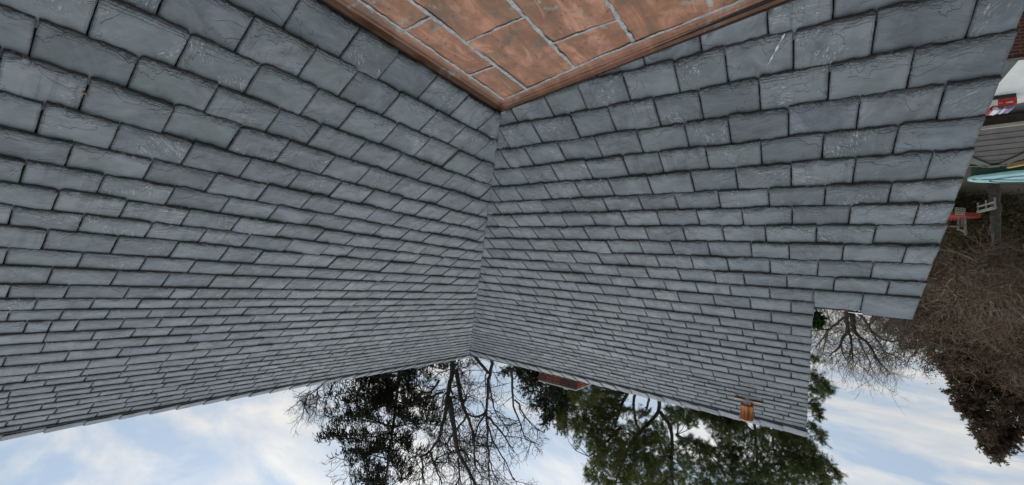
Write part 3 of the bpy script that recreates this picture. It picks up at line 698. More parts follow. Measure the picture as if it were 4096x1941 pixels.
# ---- the cone-hung spruce behind the ridge
def build_spruce():
    D = 14.0; k = D / FPX
    trunk_px = R4([(945, -40), (930, 90), (905, 330), (880, 520), (855, 700), (835, 850), (815, 1010), (800, 1150), (780, 1400), (760, 1800)])
    T = jit(trunk_px, D)
    t = thing('spruce_tree', 'dark ragged spruce hung with long drooping sprays, behind the ridge beside the forked bare tree', 'tree', foot(T[0]))
    S = Segs(); tr = limb(S, [foot(T[0])] + T, .13, .02, .01); S.build('trunk', MAT['bark'], t, 8)
    B = Segs(); parts = []; cones = []
    # boughs traced by where they end (photo pixels), with their masses of hanging sprigs
    ends = [(330, 160, .7), (260, 330, .8), (300, 210, .5), (420, 250, .6), (470, 330, .8), (560, 400, .8), (340, 420, .9), (350, 540, .7), (200, 715, 1.0), (270, 700, .8), (330, 610, .9), (420, 500, .9), (560, 600, 1.), (400, 850, .9), (450, 790, .9),
            (560, 900, 1.), (500, 960, .9), (520, 1110, 1.), (620, 1050, 1.), (650, 1180, 1.), (600, 760, .6), (720, 1250, .8), (560, 1300, .8), (480, 1200, .7),
            (1100, 150, .7), (1230, 180, .8), (1330, 130, .7), (1160, 250, .6), (1200, 430, .9), (1290, 480, .9), (1150, 480, .9), (1300, 590, .9), (1250, 700, .9), (1120, 620, .8), (1190, 980, .9), (1080, 900, .6), (1020, 1080, .6), (960, 1130, .6), (1050, 1010, .5), (900, 1000, .5), (1000, 450, 1.), (1040, 330, .8), (1000, 200, .7), (1380, 90, .6), (1560, 60, .55), (1480, 40, .6),
            (700, 250, .8), (680, 480, 1.), (760, 560, 1.), (740, 400, 1.), (620, 330, .7), (780, 130, .8), (700, 150, .9), (600, 180, .9), (520, 150, .8), (960, 590, .5), (1030, 620, .5), (880, 900, .6), (760, 870, .7), (690, 960, .9), (820, 360, 1.), (930, 470, .9)]
    for (x, y, dens) in ends:
        dz = RNG.uniform(-1.5, 1.5); tip = W(*R4([(x, y)])[0], D + dz)
        # the bough leaves the trunk lower down and sweeps out
        h = tip[2] - RNG.uniform(-.25, .9); j = np.argmin(np.abs(tr[:, 2] - h)); root = tr[j]
        mid = (root + tip) / 2 + np.array([0, 0, -.12])
        P = limb(B, [root, mid, tip], .026, .008, .02)
        Ln = np.linalg.norm(tip - root); L_ = min(Ln, 1.9)
        start = tip + (root - tip) * min(1., L_ / max(Ln, .1))
        n = int(95 * dens * max(.5, L_))
        base, dirs = along(P, int(7 * L_) + 3, max(0, 1 - L_ / max(Ln, .1)))
        sd_ = nrm_(dirs * .7 + RNG.normal(0, .55, dirs.shape) + np.array([0, 0, -.25]))
        p1, d1 = shoots(B, base, sd_, RNG.uniform(.25, .65, len(base)), .006, 4, .15, -.12, .6)
        c1, e1 = along(P, n // 4, max(0.05, 1 - L_ / max(Ln, .1)))
        c0, e0 = branch_off(p1, d1, max(3, int(1.1 * n) // max(1, len(base))), .6, .05)
        C = np.concatenate([c0, c1]); E = nrm_(np.concatenate([e0, e1]) * .45 + RNG.normal(0, .38, C.shape) + np.array([0, 0, -.6]))
        p2, d2 = shoots(B, C, E, RNG.uniform(.08, .34, len(C)), .004, 3, .12, -.10, .6)
        b2, f2 = branch_off(p2, d2, 9, .32, .0)
        parts.append(blades(b2, nrm_(f2 + np.array([0, 0, -.25])), RNG.uniform(.05, .10, len(b2)), RNG.uniform(.014, .022, len(b2)), True))
        if dens > .6:
            kc = RNG.integers(1, 5); cc_, _ = along(P, kc, .5); cones += [q + np.array([0, 0, -.02]) for q in cc_ + RNG.normal(0, .12, cc_.shape)]
    B.build('branch', MAT['twig'], t, 4)
    leaves_mesh('crown', parts, MAT['spruce'], t)
    for c in cones[:70]:
        mb = MB(); mb.lathe(c, (0, 0, -1), [(0, 0), (.02, .02), (.026, .06), (.02, .12), (0, .16)], 6); mb.build('cone', MAT['cone'], t)
build_spruce()

# ---- the forked bare tree and its slimmer neighbour
def build_bare(name, label, D, limbs_px, n1, L1, mat='bark', n2=4, L2=.8, n3=4, L3=.38, r1=.02, grav=.03, n4=0, rmin=.0055, twig='twig', conv=R4, wob=.02, lo=.15, group=None):
    P0 = W(*conv(limbs_px[0][0])[0], D)
    t = thing(name, label, 'tree', foot(P0), group)
    S = Segs(); Pl = []
    for i, (pts, r0, r1_, dd) in enumerate(limbs_px):
        P = jit(conv(pts), D + 0, dd)
        if i == 0: P = [foot(P[0])] + P
        S = Segs(); Q = limb(S, P, r0, r1_, wob); S.build('limb' if i else 'trunk', MAT[mat], t, 8)
        if i == 0: Q = Q[max(0, int(np.argmax(Q[:, 2] > 1.5))):]
        Pl.append(Q)
    B = Segs(); tips = bare_twigs(B, Pl, n1, L1, n2, L2, n3, L3, r1, grav, lo=lo, n4=n4, rmin=rmin)
    B.build('branch', MAT[twig], t, 3)
    return t, tips
build_bare('bare_tree', 'thick forked bare tree with crooked limbs, right behind the top of the valley', 15.0, [
    ([(1440, -60), (1425, 60), (1415, 160), (1395, 260), (1385, 330), (1360, 480), (1335, 600), (1290, 740), (1225, 840), (1140, 880)], .225, .04, .6),
    ([(1400, 320), (1405, 440), (1440, 540), (1448, 650), (1460, 760), (1480, 870), (1530, 945), (1585, 1010), (1610, 1100), (1670, 1160), (1700, 1300)], .11, .035, -.8),
    ([(1455, 60), (1475, 160), (1512, 270), (1492, 345), (1535, 400), (1560, 470), (1575, 540), (1610, 600), (1620, 690), (1640, 860), (1650, 1000)], .09, .02, -1.2),
    ([(1490, 345), (1470, 365), (1560, 395), (1600, 330), (1540, 300)], .05, .02, -.6),
    ([(1560, 500), (1540, 560), (1480, 620), (1400, 700), (1380, 800), (1320, 760), (1270, 790)], .045, .015, .7),
    ([(1340, 280), (1250, 320), (1190, 330), (1140, 340)], .045, .015, .6),
    ([(1300, 170), (1250, 265), (1190, 300), (1110, 260)], .05, .02, 1.),
    ([(1225, 840), (1240, 930), (1290, 1000), (1330, 1100), (1330, 1240)], .045, .015, -.4),
    ([(1140, 880), (1150, 990), (1160, 1100), (1150, 1250)], .04, .015, .5),
    ([(1240, 950), (1280, 900), (1320, 830), (1400, 880), (1440, 820)], .03, .012, .8),
    ([(1480, 900), (1490, 1010), (1510, 1130), (1500, 1250)], .045, .015, .4),
], 130, 1.2, n2=5, L2=.75, n3=4, L3=.34, n4=1, r1=.022)
build_bare('bare_tree', 'slim straight bare tree with fine twigs, between the forked bare tree and the fir', 16.5, [
    ([(1800, -50), (1790, 40), (1772, 150), (1762, 300), (1745, 470), (1752, 600), (1757, 760), (1765, 900), (1770, 1050), (1780, 1250)], .16, .02, .3),
    ([(1640, -60), (1680, 0), (1725, 60), (1765, 100)], .07, .06, 0.),
    ([(1750, 90), (1710, 130), (1730, 190), (1765, 250)], .03, .02, .3),
    ([(1745, 470), (1690, 510), (1620, 530), (1570, 510), (1510, 400)], .05, .02, -.8),
    ([(1740, 480), (1700, 540), (1650, 620), (1620, 720), (1640, 880), (1650, 1000)], .04, .015, -1.),
    ([(1755, 510), (1825, 570), (1850, 640), (1930, 700), (1960, 780), (2010, 840)], .05, .018, .9),
    ([(1765, 600), (1800, 720), (1850, 820), (1920, 900), (1960, 1000), (2000, 1100)], .04, .015, -.5),
    ([(1770, 220), (1800, 290), (1795, 400), (1850, 500), (1960, 640)], .04, .015, .5),
    ([(1985, 60), (1995, 200), (1990, 330), (2000, 430), (2050, 520), (2080, 600), (2085, 690), (2170, 760), (2240, 770)], .055, .015, .8),
    ([(2010, 350), (2080, 430), (2100, 500), (2180, 600), (2290, 660)], .035, .012, .3),
    ([(1760, 850), (1800, 1000), (1850, 1130), (1900, 1250)], .03, .012, .6),
], 95, 1.1, n2=4, L2=.7, n3=4, L3=.33, n4=1)
build_bare('bare_tree', 'thin bare twigs peeping over the ridge on the open sky side of the spruce', 20.0, [
    ([(330, 60), (230, 190), (160, 250), (60, 330), (-30, 380)], .05, .012, .5), ([(230, 190), (150, 240), (160, 350), (140, 440), (110, 500)], .03, .01, .3),
    ([(330, 160), (270, 300), (230, 420), (280, 520)], .03, .01, .8), ([(150, 180), (60, 200), (-60, 230), (-120, 210)], .03, .01, .0),
    ([(160, 250), (180, 380), (240, 470)], .025, .01, .0), ([(60, 330), (20, 400), (60, 460)], .02, .01, 0)], 60, 1.0, n2=4, L2=.7, n3=4, L3=.4, rmin=.007)
build_bare('bare_tree', 'distant pale bare tree with knobbly twigs, at the cut off tip of the spruce', 24.0, [
    ([(560, 1050), (470, 910), (400, 930), (330, 1000), (240, 1060)], .04, .012, .5), ([(470, 910), (465, 1040), (470, 1200)], .03, .01, .3), ([(440, 915), (350, 900), (300, 880)], .025, .01, .8), ([(480, 1000), (440, 1080), (400, 1140)], .02, .01, 0)], 22, 1.0, n2=4, L2=.7, n3=3, L3=.35, twig='pale_twig', rmin=.008)

# ---- evergreen masses
def evergreen(name, label, D, trunks, blobs, leaf, conv=lambda l: l, dens=1.0, hang=.3, nl=.13, nw=.02, tuft=6, depth=1.6, links=.35, group=None, dv=1.2, spray=.42):
    """trunk and limbs, then needle tufts on small sprays filling clumps of foliage"""
    k = D / FPX
    P0 = W(*conv(trunks[0][0])[0], D); t = thing(name, label, 'tree', foot(P0), group)
    S = Segs(); tr = []
    for i, (pts, r0, r1, dd) in enumerate(trunks):
        P = jit(conv(pts), D, dd)
        if i == 0: P = [foot(P[0])] + P
        S = Segs(); tr.append(limb(S, P, r0, r1, .012)); S.build('limb' if i else 'trunk', MAT['bark'], t, 8)
    allp = np.concatenate(tr); allp = allp[allp[:, 2] > 1.0]
    B = Segs(); parts = []
    for bl_ in blobs:
        (x, y, rx, ry) = bl_[:4]; f = bl_[4] if len(bl_) > 4 else 1.0
        x, y = conv([(x, y)])[0]; s = 1.0 if conv([(0, 0)])[0] == (0, 0) else (conv([(1, 0)])[0][0] - conv([(0, 0)])[0][0])
        rx *= s * k; ry *= s * k
        c = W(x, y, D + RNG.uniform(-dv, dv))
        n = max(3, int(95 * dens * f * (rx * ry) ** .5 * (max(rx, ry)) ** .5 / .35))
        pts, dirs = in_blob(c, rx, max(.25, min(rx, ry) * depth), ry, n)
        dd = nrm_(dirs * .6 + RNG.normal(0, .5, dirs.shape) + np.array([0, 0, .1 - hang * .5]))
        p1, d1 = shoots(B, pts - dd * spray * .5, dd, RNG.uniform(.6, 1.2, n) * spray, .005, 3, .2, -.1 * hang, .6)
        m_ = 9; b, e = branch_off(p1, d1, m_, .5, .0)
        C = np.repeat(b, tuft, 0); E = nrm_(np.repeat(e, tuft, 0) * .7 + RNG.normal(0, .45, (len(C), 3)) + np.array([0, 0, -hang]))
        parts.append(blades(C, E, RNG.uniform(.6, 1.2, len(C)) * nl, nw))
        # a few thin boughs reach into the clump from the wood
        nb_ = max(1, int(n * links * .15)); sel = RNG.integers(0, n, nb_)
        for q in pts[sel]:
            dist = np.linalg.norm((allp - q) * np.array([1, 1, 1.6]) + np.array([0, 0, .3]), axis=1); root = allp[np.argmin(dist)]
            limb(B, [root, (root + q) / 2 + RNG.normal(0, .12, 3), q], .018, .006, .02)
    B.build('branch', MAT['twig'], t, 3); leaves_mesh('crown', parts, MAT[leaf], t)
    return t
evergreen('fir_tree', 'dark blue green fir with flat boughs, between the slim bare tree and the brick chimney', 16.0,
    [([(2330, 1450), (2300, 1520), (2270, 1600), (2240, 1690)], .14, .03, .3)],
    [(2060, 1478, 50, 14), (2020, 1490, 30, 10), (2110, 1490, 60, 28), (2150, 1530, 40, 30), (2170, 1500, 60, 40), (2120, 1560, 36, 32, .7), (2170, 1590, 40, 34), (2140, 1620, 30, 28, .8), (2200, 1600, 50, 40), (2230, 1560, 60, 40), (2185, 1650, 26, 34), (2215, 1655, 30, 40), (2245, 1660, 22, 50), (2236, 1700, 10, 28), (2180, 1690, 10, 26), (2260, 1610, 30, 40), (2100, 1520, 30, 20)],
    'fir', dens=.9, hang=-.35, nl=.09, nw=.016, tuft=6, depth=1.2, spray=.38)
evergreen('pine_tree', 'big olive green pine with a forked trunk and feathery clumps, next to the chimney', 16.0,
    [(R5([(1580, 300), (1588, 400), (1590, 480), (1520, 560), (1430, 650), (1330, 760), (1250, 900), (1180, 1100), (1100, 1400)]), .18, .03, .5),
     (R5([(1590, 490), (1660, 570), (1700, 640), (1715, 740), (1720, 860), (1700, 1000), (1720, 1250)]), .08, .04, -.6),
     (R5([(1270, 300), (1235, 360), (1200, 440), (1180, 520), (1150, 600)]), .075, .04, .9),
     (R5([(1345, 310), (1325, 390), (1330, 470), (1350, 600), (1400, 700)]), .06, .04, .6),
     (R5([(1480, 350), (1470, 430), (1440, 520)]), .05, .04, 1.2), (R5([(1200, 650), (1120, 720), (1020, 820), (950, 890), (880, 935)]), .06, .02, -.9),
     (R5([(1000, 1000), (930, 1060), (850, 1110)]), .04, .015, -.4), (R5([(1550, 690), (1580, 780), (1620, 900)]), .06, .03, .5)],
    [(x, y, a, b_, *c) for x, y, a, b_, *c in [(2270, 1570, 60, 34), (2335, 1570, 70, 40), (2400, 1610, 70, 50), (2445, 1560, 70, 34), (2305, 1620, 55, 40), (2370, 1650, 70, 45), (2420, 1665, 60, 40), (2230, 1580, 30, 26, .7), (2455, 1615, 50, 40, .7),
     (2262, 1700, 16, 30), (2250, 1670, 22, 30), (2305, 1700, 18, 40, .8), (2312, 1760, 14, 32, .7), (2326, 1690, 40, 36), (2355, 1720, 46, 40), (2390, 1745, 40, 44, .8), (2435, 1700, 46, 30), (2360, 1790, 18, 34, .6), (2400, 1800, 44, 42), (2460, 1770, 56, 46), (2510, 1720, 40, 24, .6), (2520, 1780, 60, 50, 1.1), (2580, 1740, 46, 36), (2590, 1800, 70, 60, 1.1), (2640, 1720, 40, 30, .6), (2650, 1780, 56, 46), (2700, 1840, 60, 46, .8),
     (2390, 1850, 30, 40, .8), (2440, 1840, 60, 50), (2500, 1860, 66, 50), (2570, 1880, 70, 60, 1.1), (2640, 1880, 66, 50), (2690, 1930, 60, 40), (2365, 1905, 32, 20), (2400, 1925, 40, 30, .8), (2470, 1930, 60, 40), (2560, 1950, 80, 46), (2640, 1970, 80, 40), (2480, 1990, 80, 40), (2740, 1900, 40, 40, .6), (2580, 1655, 50, 16, .6), (2600, 1690, 40, 18, .6), (2680, 1680, 40, 24, .8), (2510, 1640, 40, 20, .7), (2540, 1690, 30, 18, .5), (2350, 1880, 14, 10)]],
    'pine', dens=.84, hang=-.25, nl=.135, nw=.0075, tuft=9, depth=1.2, links=.5, spray=.40)
evergreen('pine_tree', 'dark green pine with several slender stems and drooping clumps, behind the copper vent pipe', 14.5,
    [(R6([(975, 330), (985, 460), (1005, 560), (1015, 680), (1020, 860), (1025, 1050), (1015, 1250), (1010, 1500)]), .11, .03, .3),
     (R6([(700, 380), (690, 520), (670, 640), (655, 760)]), .05, .03, 1.), (R6([(860, 420), (850, 560), (870, 680)]), .05, .03, .8), (R6([(1240, 480), (1230, 600), (1225, 780)]), .06, .03, .6),
     (R6([(1350, 540), (1360, 640), (1330, 800), (1300, 950)]), .05, .03, -.5), (R6([(995, 560), (930, 520), (880, 450)]), .04, .03, .3), (R6([(1360, 600), (1450, 560), (1560, 600), (1660, 680), (1760, 780)]), .035, .015, -.8),
     (R6([(1400, 800), (1560, 860), (1750, 930), (1900, 1000), (2040, 1100)]), .05, .015, -.9), (R6([(20, 590), (100, 640), (220, 680), (330, 700)]), .05, .025, .4)],
    [(2690, 1640, 40, 18), (2745, 1642, 44, 16), (2820, 1652, 44, 16), (2960, 1698, 40, 14), (3060, 1722, 40, 14), (3130, 1735, 40, 14), (3190, 1748, 36, 14), (2732, 1672, 44, 22), (2796, 1656, 50, 20), (2770, 1690, 36, 20, .5), (2850, 1672, 50, 20), (2893, 1690, 46, 26), (2930, 1690, 44, 30), (2872, 1726, 40, 34), (2930, 1735, 40, 30, .7), (2765, 1776, 60, 34), (2820, 1800, 50, 30, .8), (2900, 1800, 66, 46, 1.1), (2960, 1816, 60, 50), (2990, 1750, 40, 34, .6), (3040, 1760, 44, 36, .8), (3060, 1810, 50, 44), (3110, 1740, 44, 26, .8), (3140, 1770, 60, 36), (3200, 1765, 50, 40), (3230, 1790, 30, 30), (3150, 1830, 66, 40), (3210, 1845, 60, 36), (3260, 1838, 44, 30), (3300, 1862, 36, 28), (3345, 1892, 20, 26), (3362, 1915, 8, 16, .8), (3300, 1920, 36, 24), (3240, 1890, 60, 36), (3180, 1900, 66, 36), (3100, 1890, 66, 44), (3040, 1880, 60, 44), (2960, 1890, 66, 40), (2890, 1880, 60, 40), (2830, 1870, 50, 44, .8), (2760, 1850, 50, 34, .7), (2800, 1940, 60, 30, .8), (2900, 1950, 80, 30), (3000, 1955, 80, 30), (3100, 1955, 80, 30), (3200, 1955, 60, 24), (3290, 1950, 30, 20),
     (3258, 1500, 18, 16, 1.2), (3285, 1530, 28, 22, 1.2), (3312, 1556, 22, 16, 1.2), (3290, 1570, 22, 16, 1.1), (3250, 1560, 16, 24, 1.2), (3252, 1612, 16, 26, 1.3), (3268, 1640, 16, 26, 1.2), (3276, 1668, 7, 16, 1.4), (3250, 1700, 16, 18, 1.2), (3272, 1728, 20, 18, 1.2), (3290, 1762, 10, 12, 1.4), (3254, 1432, 12, 9, 1.4), (3266, 1440, 8, 8, 1.4)],
    'pine_dark', dens=.80, hang=-.2, nl=.135, nw=.0075, tuft=9, depth=1.1, links=.5, dv=.9, spray=.36)

# ---- beyond the gable: bare trees, the brown oak thicket and the rusty conifer
Z5 = lambda l: [(3196 + x / 3.488, 1150 + y / 3.488) for x, y in l]
build_bare('bare_tree', 'wide crowned bare tree against the bright horizon beyond the step in the roof', 34.0, [
    ([(650, 300), (660, 420), (680, 520), (690, 620), (620, 680), (580, 760), (590, 850), (620, 950), (660, 1020)], .40, .03, 1.),
    ([(740, 330), (755, 480), (765, 600), (820, 690), (900, 720), (980, 790), (1040, 920), (1080, 1010), (1150, 1100)], .20, .04, -1.5),
    ([(800, 340), (900, 430), (1000, 600), (1080, 720), (1160, 830), (1220, 960), (1240, 1040)], .13, .035, 1.5),
    ([(620, 420), (520, 520), (420, 570), (360, 660), (300, 760), (240, 840)], .11, .03, 2.), ([(420, 580), (300, 590), (200, 600), (150, 620)], .07, .025, -1.), ([(700, 620), (730, 720), (735, 850), (745, 1000)], .10, .035, -2.),
    ([(740, 850), (690, 920), (720, 1000)], .10, .04, 0), ([(830, 730), (880, 830), (920, 920), (980, 1020), (1000, 1120)], .09, .03, 2.), ([(960, 770), (1000, 860), (1080, 960), (1120, 1060)], .08, .03, -2.), ([(400, 600), (380, 720), (350, 800), (340, 900)], .08, .03, 1),
    ([(580, 800), (540, 860), (480, 900), (420, 960)], .07, .03, -1), ([(1020, 620), (1150, 720), (1300, 760), (1400, 740)], .10, .03, 1.), ([(1200, 900), (1320, 940), (1400, 1000)], .06, .03, 0)],
    150, 2.5, n2=5, L2=1.5, n3=4, L3=.8, r1=.028, rmin=.008, twig='pale_twig', conv=Z5, n4=0)
OAK = dict(twig='far_twig', mat='far_twig')
ID = lambda l: l
def thick_tree(label, D, px, py, spread_px, height_px, n1, leafy, seed_limbs=9, leafmat='oak', name='oak_tree', L1=2.0):
    """a many-limbed bare oak that keeps some of its dry leaves"""
    k = D / FPX; base = W(px, py, D)
    t = thing(name, label, 'tree', foot(base)); S = Segs(); Pl = []
    fork = base
    Pl.append(limb(S, [foot(base), base], .022 * D * .5, .014 * D * .5, .02)[-3:]); S.build('trunk', MAT['bark'], t, 6)
    for i in range(seed_limbs):
        a = (i + RNG.uniform(.1, .9)) / seed_limbs
        x = px + (a - .5) * 2 * spread_px; y = py + height_px * RNG.uniform(.45, 1.0) * (1 - .5 * abs(a - .5))
        tip = W(x, y, D + RNG.uniform(-2.5, 2.5)); mid = (fork + tip) / 2 + RNG.normal(0, .35, 3)
        S = Segs(); Pl.append(limb(S, [fork, mid, tip], .0045 * D, .002 * D, .05)); S.build('limb', MAT['far_twig'], t, 6)
    B = Segs(); tips = bare_twigs(B, Pl, int(n1 * .75), L1, 4, 1.25, 2, .65, .0013 * D, .02, rmin=.00050 * D, lo=.1, spread=1.15)
    B.build('branch', MAT['far_twig'], t, 3)
    if leafy:
        n = int(leafy); cl = tips[RNG.integers(0, len(tips), max(20, n // 45))]; sel = cl[RNG.integers(0, len(cl), n)] + RNG.normal(0, .17, (n, 3))
        leaves_mesh('dry_leaves', [blades(sel, RNG.normal(0, 1, (n, 3)) + np.array([0, 0, -.5]), RNG.uniform(.09, .19, n), RNG.uniform(.05, .10, n))], MAT[leafmat], t)
    return t
thick_tree('nearest brown oak with limbs starring out from its knot, in front of the red deck', 19.0, 3985, 1040, 170, 330, 170, 5000, 13)
thick_tree('russet leaved oak at the far edge of the thicket beside the open sky', 27.0, 3790, 1110, 110, 360, 120, 8000, 9)
thick_tree('broad brown oak hiding the foot of the rusty conifer', 25.0, 4030, 1150, 150, 440, 190, 9000, 12)
thick_tree('tall slender brown oak between the russet leaved oak and the rusty conifer', 30.0, 3905, 1200, 110, 400, 120, 7000, 9)
thick_tree('low scrubby oak with bent twigs between the deck and the pale house', 24.0, 3860, 960, 130, 280, 120, 4000, 9)
thick_tree('brown oak half out of view at the edge of the photo beside the rusty conifer', 24.0, 4140, 1080, 140, 540, 130, 6000, 8)
thick_tree('scruffy thin bare tree at the skyline between the open crowned tree and the thicket', 38.0, 3690, 1225, 100, 230, 110, 1200, 8)
thick_tree('small bare tree low on the skyline just past the end of the wing roof', 44.0, 3560, 1235, 120, 130, 80, 0, 7)
E1 = lambda l: [(3600 + x / 1.544, 1150 + y / 1.544) for x, y in l]
evergreen('conifer_tree', 'tall rust brown conifer tapering to a point against the blue sky', 27.0,
    [(E1([(580, 300), (578, 600), (580, 800), (588, 1000), (592, 1060)]), .30, .03, 0.)],
    [(592, 1055, 16, 22), (580, 1020, 46, 26), (620, 1000, 50, 30), (550, 980, 46, 36), (650, 960, 54, 40), (520, 930, 50, 40), (580, 940, 46, 44, .7), (640, 900, 60, 50, .8), (690, 910, 40, 44), (500, 870, 44, 36, .8), (700, 850, 50, 50), (560, 860, 50, 50, .6), (450, 800, 60, 40, .8), (520, 780, 60, 50), (630, 800, 60, 60, .7), (700, 780, 60, 60), (400, 730, 60, 50), (470, 700, 60, 60), (560, 700, 60, 60), (640, 690, 60, 60), (730, 690, 60, 60), (370, 650, 50, 50), (440, 620, 60, 60), (540, 610, 70, 60), (640, 600, 70, 60), (740, 600, 60, 60), (340, 560, 40, 50), (420, 540, 60, 50), (320, 500, 50, 40), (780, 780, 40, 60, .8), (400, 480, 70, 50), (500, 520, 80, 50), (620, 510, 80, 60), (740, 510, 70, 60), (300, 450, 50, 40), (560, 450, 90, 50), (700, 440, 90, 50), (430, 420, 80, 40)],
    'rust', conv=E1, dens=.46, hang=.15, nl=.20, nw=.05, tuft=5, depth=1.3, links=.3, spray=.7, dv=.8)
evergreen('holly_bush', 'small glossy green evergreen bush in the angle between roof step and gable edge', 30.0,
    [([(3262, 1262), (3266, 1290)], .08, .04, 0.)], [(3256, 1272, 30, 16, 1.5), (3270, 1285, 18, 14, 1.5), (3262, 1296, 16, 10, 1.5)], 'shrub', dens=.9, hang=.0, nl=.18, nw=.09, tuft=6, spray=.5, dv=.3)

# ------------------------------------------------------------------ ground, paving and the yard past the gable
def structure(name, V, F, m):
    o = mk(name, np.array(V, float), F, m); o['kind'] = 'structure'; return o
mg, tg, pg = newmat('leaf_littered_ground'); nb = NB(tg); tq = nb.n('ShaderNodeTexCoord')
c = nb.ramp(nb.noise(tq.outputs['Object'], .35, 8, .65), [(.35, (.045, .038, .024)), (.5, (.075, .062, .036)), (.62, (.05, .062, .022)), (.75, (.10, .075, .045))])
c = nb.mix(nb.ramp(nb.noise(tq.outputs['Object'], 14., 4, .7), [(.45, 0.), (.7, .6)]), c, (.13, .09, .055)); nb.l(c, pg.inputs['Base Color']); pg.inputs['Roughness'].default_value = .95
structure('ground', [(-700, -700, GZ), (700, -700, GZ), (700, 700, GZ), (-700, 700, GZ)], [(0, 1, 2, 3)], mg)
ma, ta_, pa_ = newmat('asphalt'); nb = NB(ta_); tq = nb.n('ShaderNodeTexCoord')
c = nb.ramp(nb.noise(tq.outputs['Object'], .7, 6, .6), [(.35, (.060, .058, .050)), (.65, (.105, .105, .098))]); c = nb.mix(nb.ramp(nb.noise(tq.outputs['Object'], 120., 3, .6), [(.4, 0.), (.7, .5)]), c, (.05, .05, .048))
c = nb.mix(nb.ramp(nb.noise(tq.outputs['Object'], 5., 5, .7, .8), [(.60, 0.), (.70, .6)]), c, (.045, .035, .024)); nb.l(c, pa_.inputs['Base Color']); pa_.inputs['Roughness'].default_value = .9
nb.l(nb.bump(nb.noise(tq.outputs['Object'], 150., 3, .6), .4, .004), pa_.inputs['Normal'])
def G_(px, py, dz=0.): return WZ(px, py, GZ + dz)
p1, p2 = G_(3900, 560), G_(4096, 540); along_ = (p2 - p1) / np.linalg.norm(p2 - p1); away = np.array([-along_[1], along_[0], 0]); 
if away @ (p1 - CAM) < 0: away = -away
q0 = p1 - along_ * 9; q1 = p1 + along_ * 14
structure('asphalt', [q0 + [0, 0, .004], q1 + [0, 0, .004], q1 - away * 22 + [0, 0, .004], q0 - away * 9 + [0, 0, .004]], [(0, 1, 2, 3)], ma)
mc, tcc, pc = newmat('pale_concrete'); nb = NB(tcc); tq = nb.n('ShaderNodeTexCoord')
c = nb.ramp(nb.noise(tq.outputs['Object'], 1.1, 7, .6), [(.35, (.46, .455, .41)), (.65, (.58, .57, .52))]); c = nb.mix(nb.ramp(nb.noise(tq.outputs['Object'], 6., 6, .75, .5), [(.62, 0.), (.72, .55)]), c, (.27, .26, .22)); nb.l(c, pc.inputs['Base Color']); pc.inputs['Roughness'].default_value = .9
a0, a1 = G_(4085, 228), G_(3978, 352); d_ = (a1 - a0) / np.linalg.norm(a1 - a0)
f0, f1 = G_(3962, 436), G_(4096, 408); e_ = (f1 - f0) / np.linalg.norm(f1 - f0)
def meet(p, d, q, e):
    t = np.linalg.solve(np.array([[d[0], -e[0]], [d[1], -e[1]]]), (q - p)[:2]); return p + d * t[0]
cx = meet(a0, d_, f0, e_); b0 = a0 - d_ * 1.5
structure('concrete_drive', [b0 + [0, 0, .012], cx + [0, 0, .012], f1 + e_ * 6 + [0, 0, .012], b0 + e_ * 9 + [0, 0, .012]], [(0, 1, 2, 3)], mc)

# garden brick wall in the very corner of the view
top = -3.95; w0, w1 = WZ(4021, 238, top), WZ(4096, 229, top); dw = (w1 - w0) / np.linalg.norm(w1 - w0); back = np.array([-dw[1], dw[0], 0])
if back @ (w0 - CAM) < 0: back = -back
b = MB(); b.box(w0 + [0, 0, GZ - top] , dw * 4, back * .11, (0, 0, top - GZ - .03)); bw = b.build('garden_wall', MAT['garden_brick']); tag(bw, 'red brick garden wall at the corner of the photo, beside the pale concrete', 'wall')
b = MB(); b.box(w0 - dw * .02 - back * .012 + [0, 0, -.028], dw * 4.05, back * .135, (0, 0, .03)); b.build('coping', simple('mossy_coping', (.05, .05, .035), .9, 0, .4, 10), bw)

# red printed carton with its black foot and colourful packs on top, lying on the concrete
k0 = WZ(3966, 397, GZ + .10); k1 = WZ(4068, 384, GZ + .10); dk = (k1 - k0); lk = np.linalg.norm(dk); dk /= lk; bk = np.array([-dk[1], dk[0], 0])
if bk @ (k0 - CAM) < 0: bk = -bk
kz = GZ + .014
k0 = np.array([k0[0], k0[1], kz])
carton = thing('printed_carton', 'red printed carton with a white end panel on a black tray, on the pale concrete', 'carton', k0 + dk * lk / 2)
b = MB(); b.box(k0 + dk * .02, dk * (lk - .03), bk * .50, (0, 0, .11)); b.build('tray', simple('black_plastic', (.018, .018, .024), .5), carton)
b = MB(); b.box(k0 + [0, 0, .111], dk * lk, bk * .52, (0, 0, .20)); b.build('box', simple('red_card', (.42, .022, .02), .55, 0, .2, 12), carton)
b = MB(); b.box(k0 - dk * .004 - bk * .006 + [0, 0, .125], dk * .125, bk * .53, (0, 0, .17)); b.build('end_panel', MAT['white'], carton)
b = MB()
for u, w_, z_ in ((.30, .05, .23), (.37, .06, .232), (.56, .36, .24), (.68, .22, .225)): b.box(k0 + dk * u * lk - bk * .003 + [0, 0, z_], dk * w_ * lk * .8, bk * .01, (0, 0, .022))
b.build('print_marks', simple('cream_print', (.62, .50, .42), .6), carton)
packs = [((.02, .06), .10, (.30, .012, .018)), ((.13, .05), .10, (.62, .60, .60)), ((.25, .09), .12, (.55, .63, .65)), ((.37, .04), .14, (.10, .10, .17)), ((.52, .06), .12, (.55, .42, .36)), ((.66, .03), .13, (.17, .13, .22)), ((.80, .05), .10, (.22, .20, .26))]
